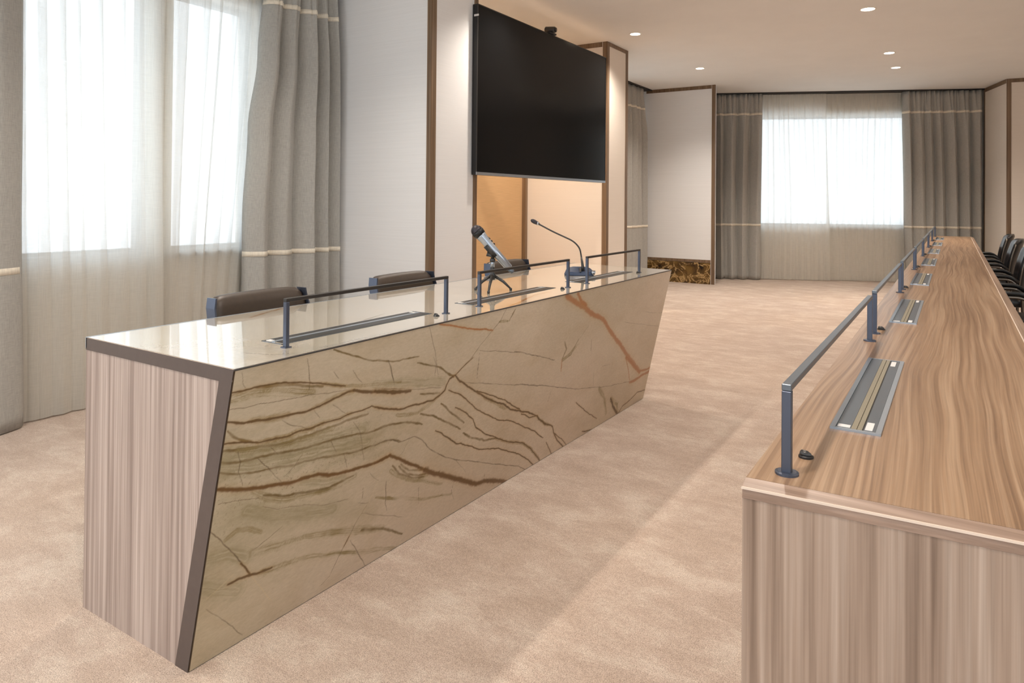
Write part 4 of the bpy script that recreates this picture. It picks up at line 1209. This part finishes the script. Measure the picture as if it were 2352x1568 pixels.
# wedge base, gloss top
vr = Vector((0.8434, 0.5373, 0)); vf = Vector((-0.5373, 0.8434, 0))
def loc(a, b_, z): return vr*a + vf*b_ + Vector((0, 0, z))
bm = bmesh.new()
outl = [(-0.082, -0.020), (-0.075, -0.045), (-0.03, -0.062), (0.04, -0.062), (0.078, -0.048), (0.084, -0.02), (0.078, 0.03), (0.04, 0.06), (-0.03, 0.062), (-0.07, 0.035)]
bot = [tuple(loc(a, b_, 0.0)) for a, b_ in outl]
tp = [tuple(loc(a*0.86, b_*0.86, 0.018 + 0.022*(b_+0.06)/0.12)) for a, b_ in outl]
hull8(bm, bot, tp)
bmesh.ops.bevel(bm, geom=[e_ for e_ in bm.edges], offset=0.004, segments=2, affect='EDGES')
obj('base', bm, M['bluegloss'], gm, smooth=False)
bm = bmesh.new()
tube(bm, [tuple(loc(0.066, -0.045, 0.018)), tuple(loc(0.080, -0.052, 0.016))], 0.012, 14)
obj('talk_button', bm, M['chrome'], gm, smooth=True)
bm = bmesh.new()
q = [loc(-0.001, -0.056, 0.0199), loc(0.010, -0.056, 0.0199), loc(0.014, 0.02, 0.034), loc(0.003, 0.02, 0.034)]
hull8(bm, [tuple(p) for p in q], [tuple(p + Vector((0, 0, 0.0012))) for p in q])
obj('stripe', bm, M['black'], gm)
G = [Vector(p) - gc for p in ((-1.668, 3.328, 0.780), (-1.676, 3.322, 0.850), (-1.680, 3.319, 0.880), (-1.686, 3.315, 0.898), (-1.702, 3.305, 0.921), (-1.722, 3.293, 0.937), (-1.804, 3.240, 0.981), (-1.866, 3.199, 1.020))]
off = loc(0.0, 0.015, 0.0)
# keep the stem's foot over the base
pts = [G[0] + Vector((0, 0, 0.0))] + G[1:]
bm = bmesh.new(); tube(bm, fillet(pts, 0.02, 4), 0.0042, 10); obj('gooseneck', bm, M['steeldark'], gm, smooth=True)
bm = bmesh.new(); tube(bm, [tuple(G[0] - Vector((0, 0, 0.012))), tuple(G[0]+Vector((-0.002, -0.001, 0.02))), tuple(G[1])], [0.0095, 0.0075, 0.0045], 12); obj('neck_socket', bm, M['steeldark'], gm, smooth=True)
ha = (G[-1] - G[-2]).normalized()
bm = bmesh.new(); lathe(bm, [(-0.004, 0.0045), (0.008, 0.008), (0.014, 0.0095), (0.026, 0.0115), (0.040, 0.0105), (0.048, 0.006), (0.050, 0.001)], G[-1], ha, 18)
obj('mic_capsule', bm, M['mesh'], gm, smooth=True)
bm = bmesh.new(); lathe(bm, [(0.0, 0.0062), (0.010, 0.0100), (0.013, 0.0102)], G[-1]-ha*0.002, ha, 18)
obj('light_ring', bm, M['chrome'], gm, smooth=True)

# ------------------------------------------------------------------ ceiling lamps
def downlight(x, y, label, power, r=0.048, col=(1.0, 0.90, 0.80), group=None, size=130):
    t = thing('recessed_downlight', label, 'ceiling light', (x, y, CZ), 0, group)
    bm = bmesh.new(); lathe(bm, [(0.0, r*1.18), (0.004, r*1.15), (0.005, r*1.0), (0.001, r*0.98)], (0, 0, 0), (0, 0, -1), 32)
    obj('lamp_ring', bm, M['downring'], t)
    bm = bmesh.new(); lathe(bm, [(0.0, r*0.95), (0.0055, r*0.93)], (0, 0, 0), (0, 0, -1), 32)
    obj('lamp_lens', bm, M['lamp'], t)
    ld = bpy.data.lights.new('downlight_beam', 'SPOT'); ld.energy = power; ld.color = col
    ld.spot_size = math.radians(size); ld.spot_blend = 0.9; ld.shadow_soft_size = 0.05
    lo = bpy.data.objects.new('downlight_beam', ld); COL.objects.link(lo); lo.parent = t; lo.location = (0, 0, -0.012)
    return t
PW = 62
downlight(-2.655, 6.40, 'small ceiling downlight just in front of the TV pier', PW, 0.05)
downlight(-2.650, 8.44, 'small ceiling downlight nearest the pier with the brown stone plinth', PW*1.5, 0.05)
downlight(-0.625, 6.58, 'ceiling downlight closest to the top edge of the photo, the biggest in view', PW, 0.055)
downlight(-0.607, 8.60, 'middle ceiling downlight of the three in a line above the desks', PW*1.5, 0.052)
downlight(-0.603, 9.56, 'ceiling downlight nearest the far window', PW*1.5, 0.05)
G1 = 'recessed downlights outside the frame'  # unseen: ceiling grid carried on, with the far right lamp added as fill
for (x, y) in ((-2.65, 4.45), (-0.62, 4.5), (1.40, 4.5), (-2.65, 2.45), (-0.62, 2.45), (1.40, 2.45), (-2.65, 0.4), (-0.62, 0.4), (1.40, 0.4), (1.40, 6.55), (1.40, 8.6), (1.40, 9.8), (-0.62, -1.6), (-2.65, -1.6)):
    downlight(x, y, 'recessed ceiling downlight outside the photo', PW*(0.95 if x < 1 else 0.35), 0.05, group=G1)
for (x, y) in ((-3.5, 4.75), (-3.5, 5.95)):
    downlight(x, y, 'warm recessed ceiling downlight hidden above the television niche', 74, 0.04, (1.0, 0.84, 0.68), group='niche downlights')

# ------------------------------------------------------------------ sky
w = bpy.data.worlds.new('daylight'); scene.world = w; w.use_nodes = True
bg = w.node_tree.nodes['Background']
bg.inputs['Color'].default_value = (0.86, 0.93, 1.0, 1); bg.inputs['Strength'].default_value = 1.55

# ------------------------------------------------------------------ camera
cd = bpy.data.cameras.new('camera'); co = bpy.data.objects.new('camera', cd); COL.objects.link(co)
r_ = Vector((0.84337244, 0.53726146, 0.00854765)).normalized(); f_ = Vector((-0.53732372, 0.8433302, 0.00879798)).normalized()
u_ = r_.cross(f_).normalized()
mt = Matrix((( r_.x, u_.x, -f_.x, 0), (r_.y, u_.y, -f_.y, 0), (r_.z, u_.z, -f_.z, 1.1398), (0, 0, 0, 1)))
co.matrix_world = mt
cd.sensor_width = 36; cd.lens = 36*1595.718/2352; cd.shift_y = -(784-448.482)/2352; cd.clip_start = 0.05
scene.camera = co
scene.view_settings.view_transform = 'Standard'; scene.view_settings.look = 'None'
scene.view_settings.gamma = 1.0; scene.view_settings.use_curve_mapping = False
scene.view_settings.exposure = 1.2
scene.cycles.use_denoising = True
scene.cycles.max_bounces = 9; scene.cycles.diffuse_bounces = 5; scene.cycles.transparent_max_bounces = 16
scene.cycles.sample_clamp_indirect = 6.0
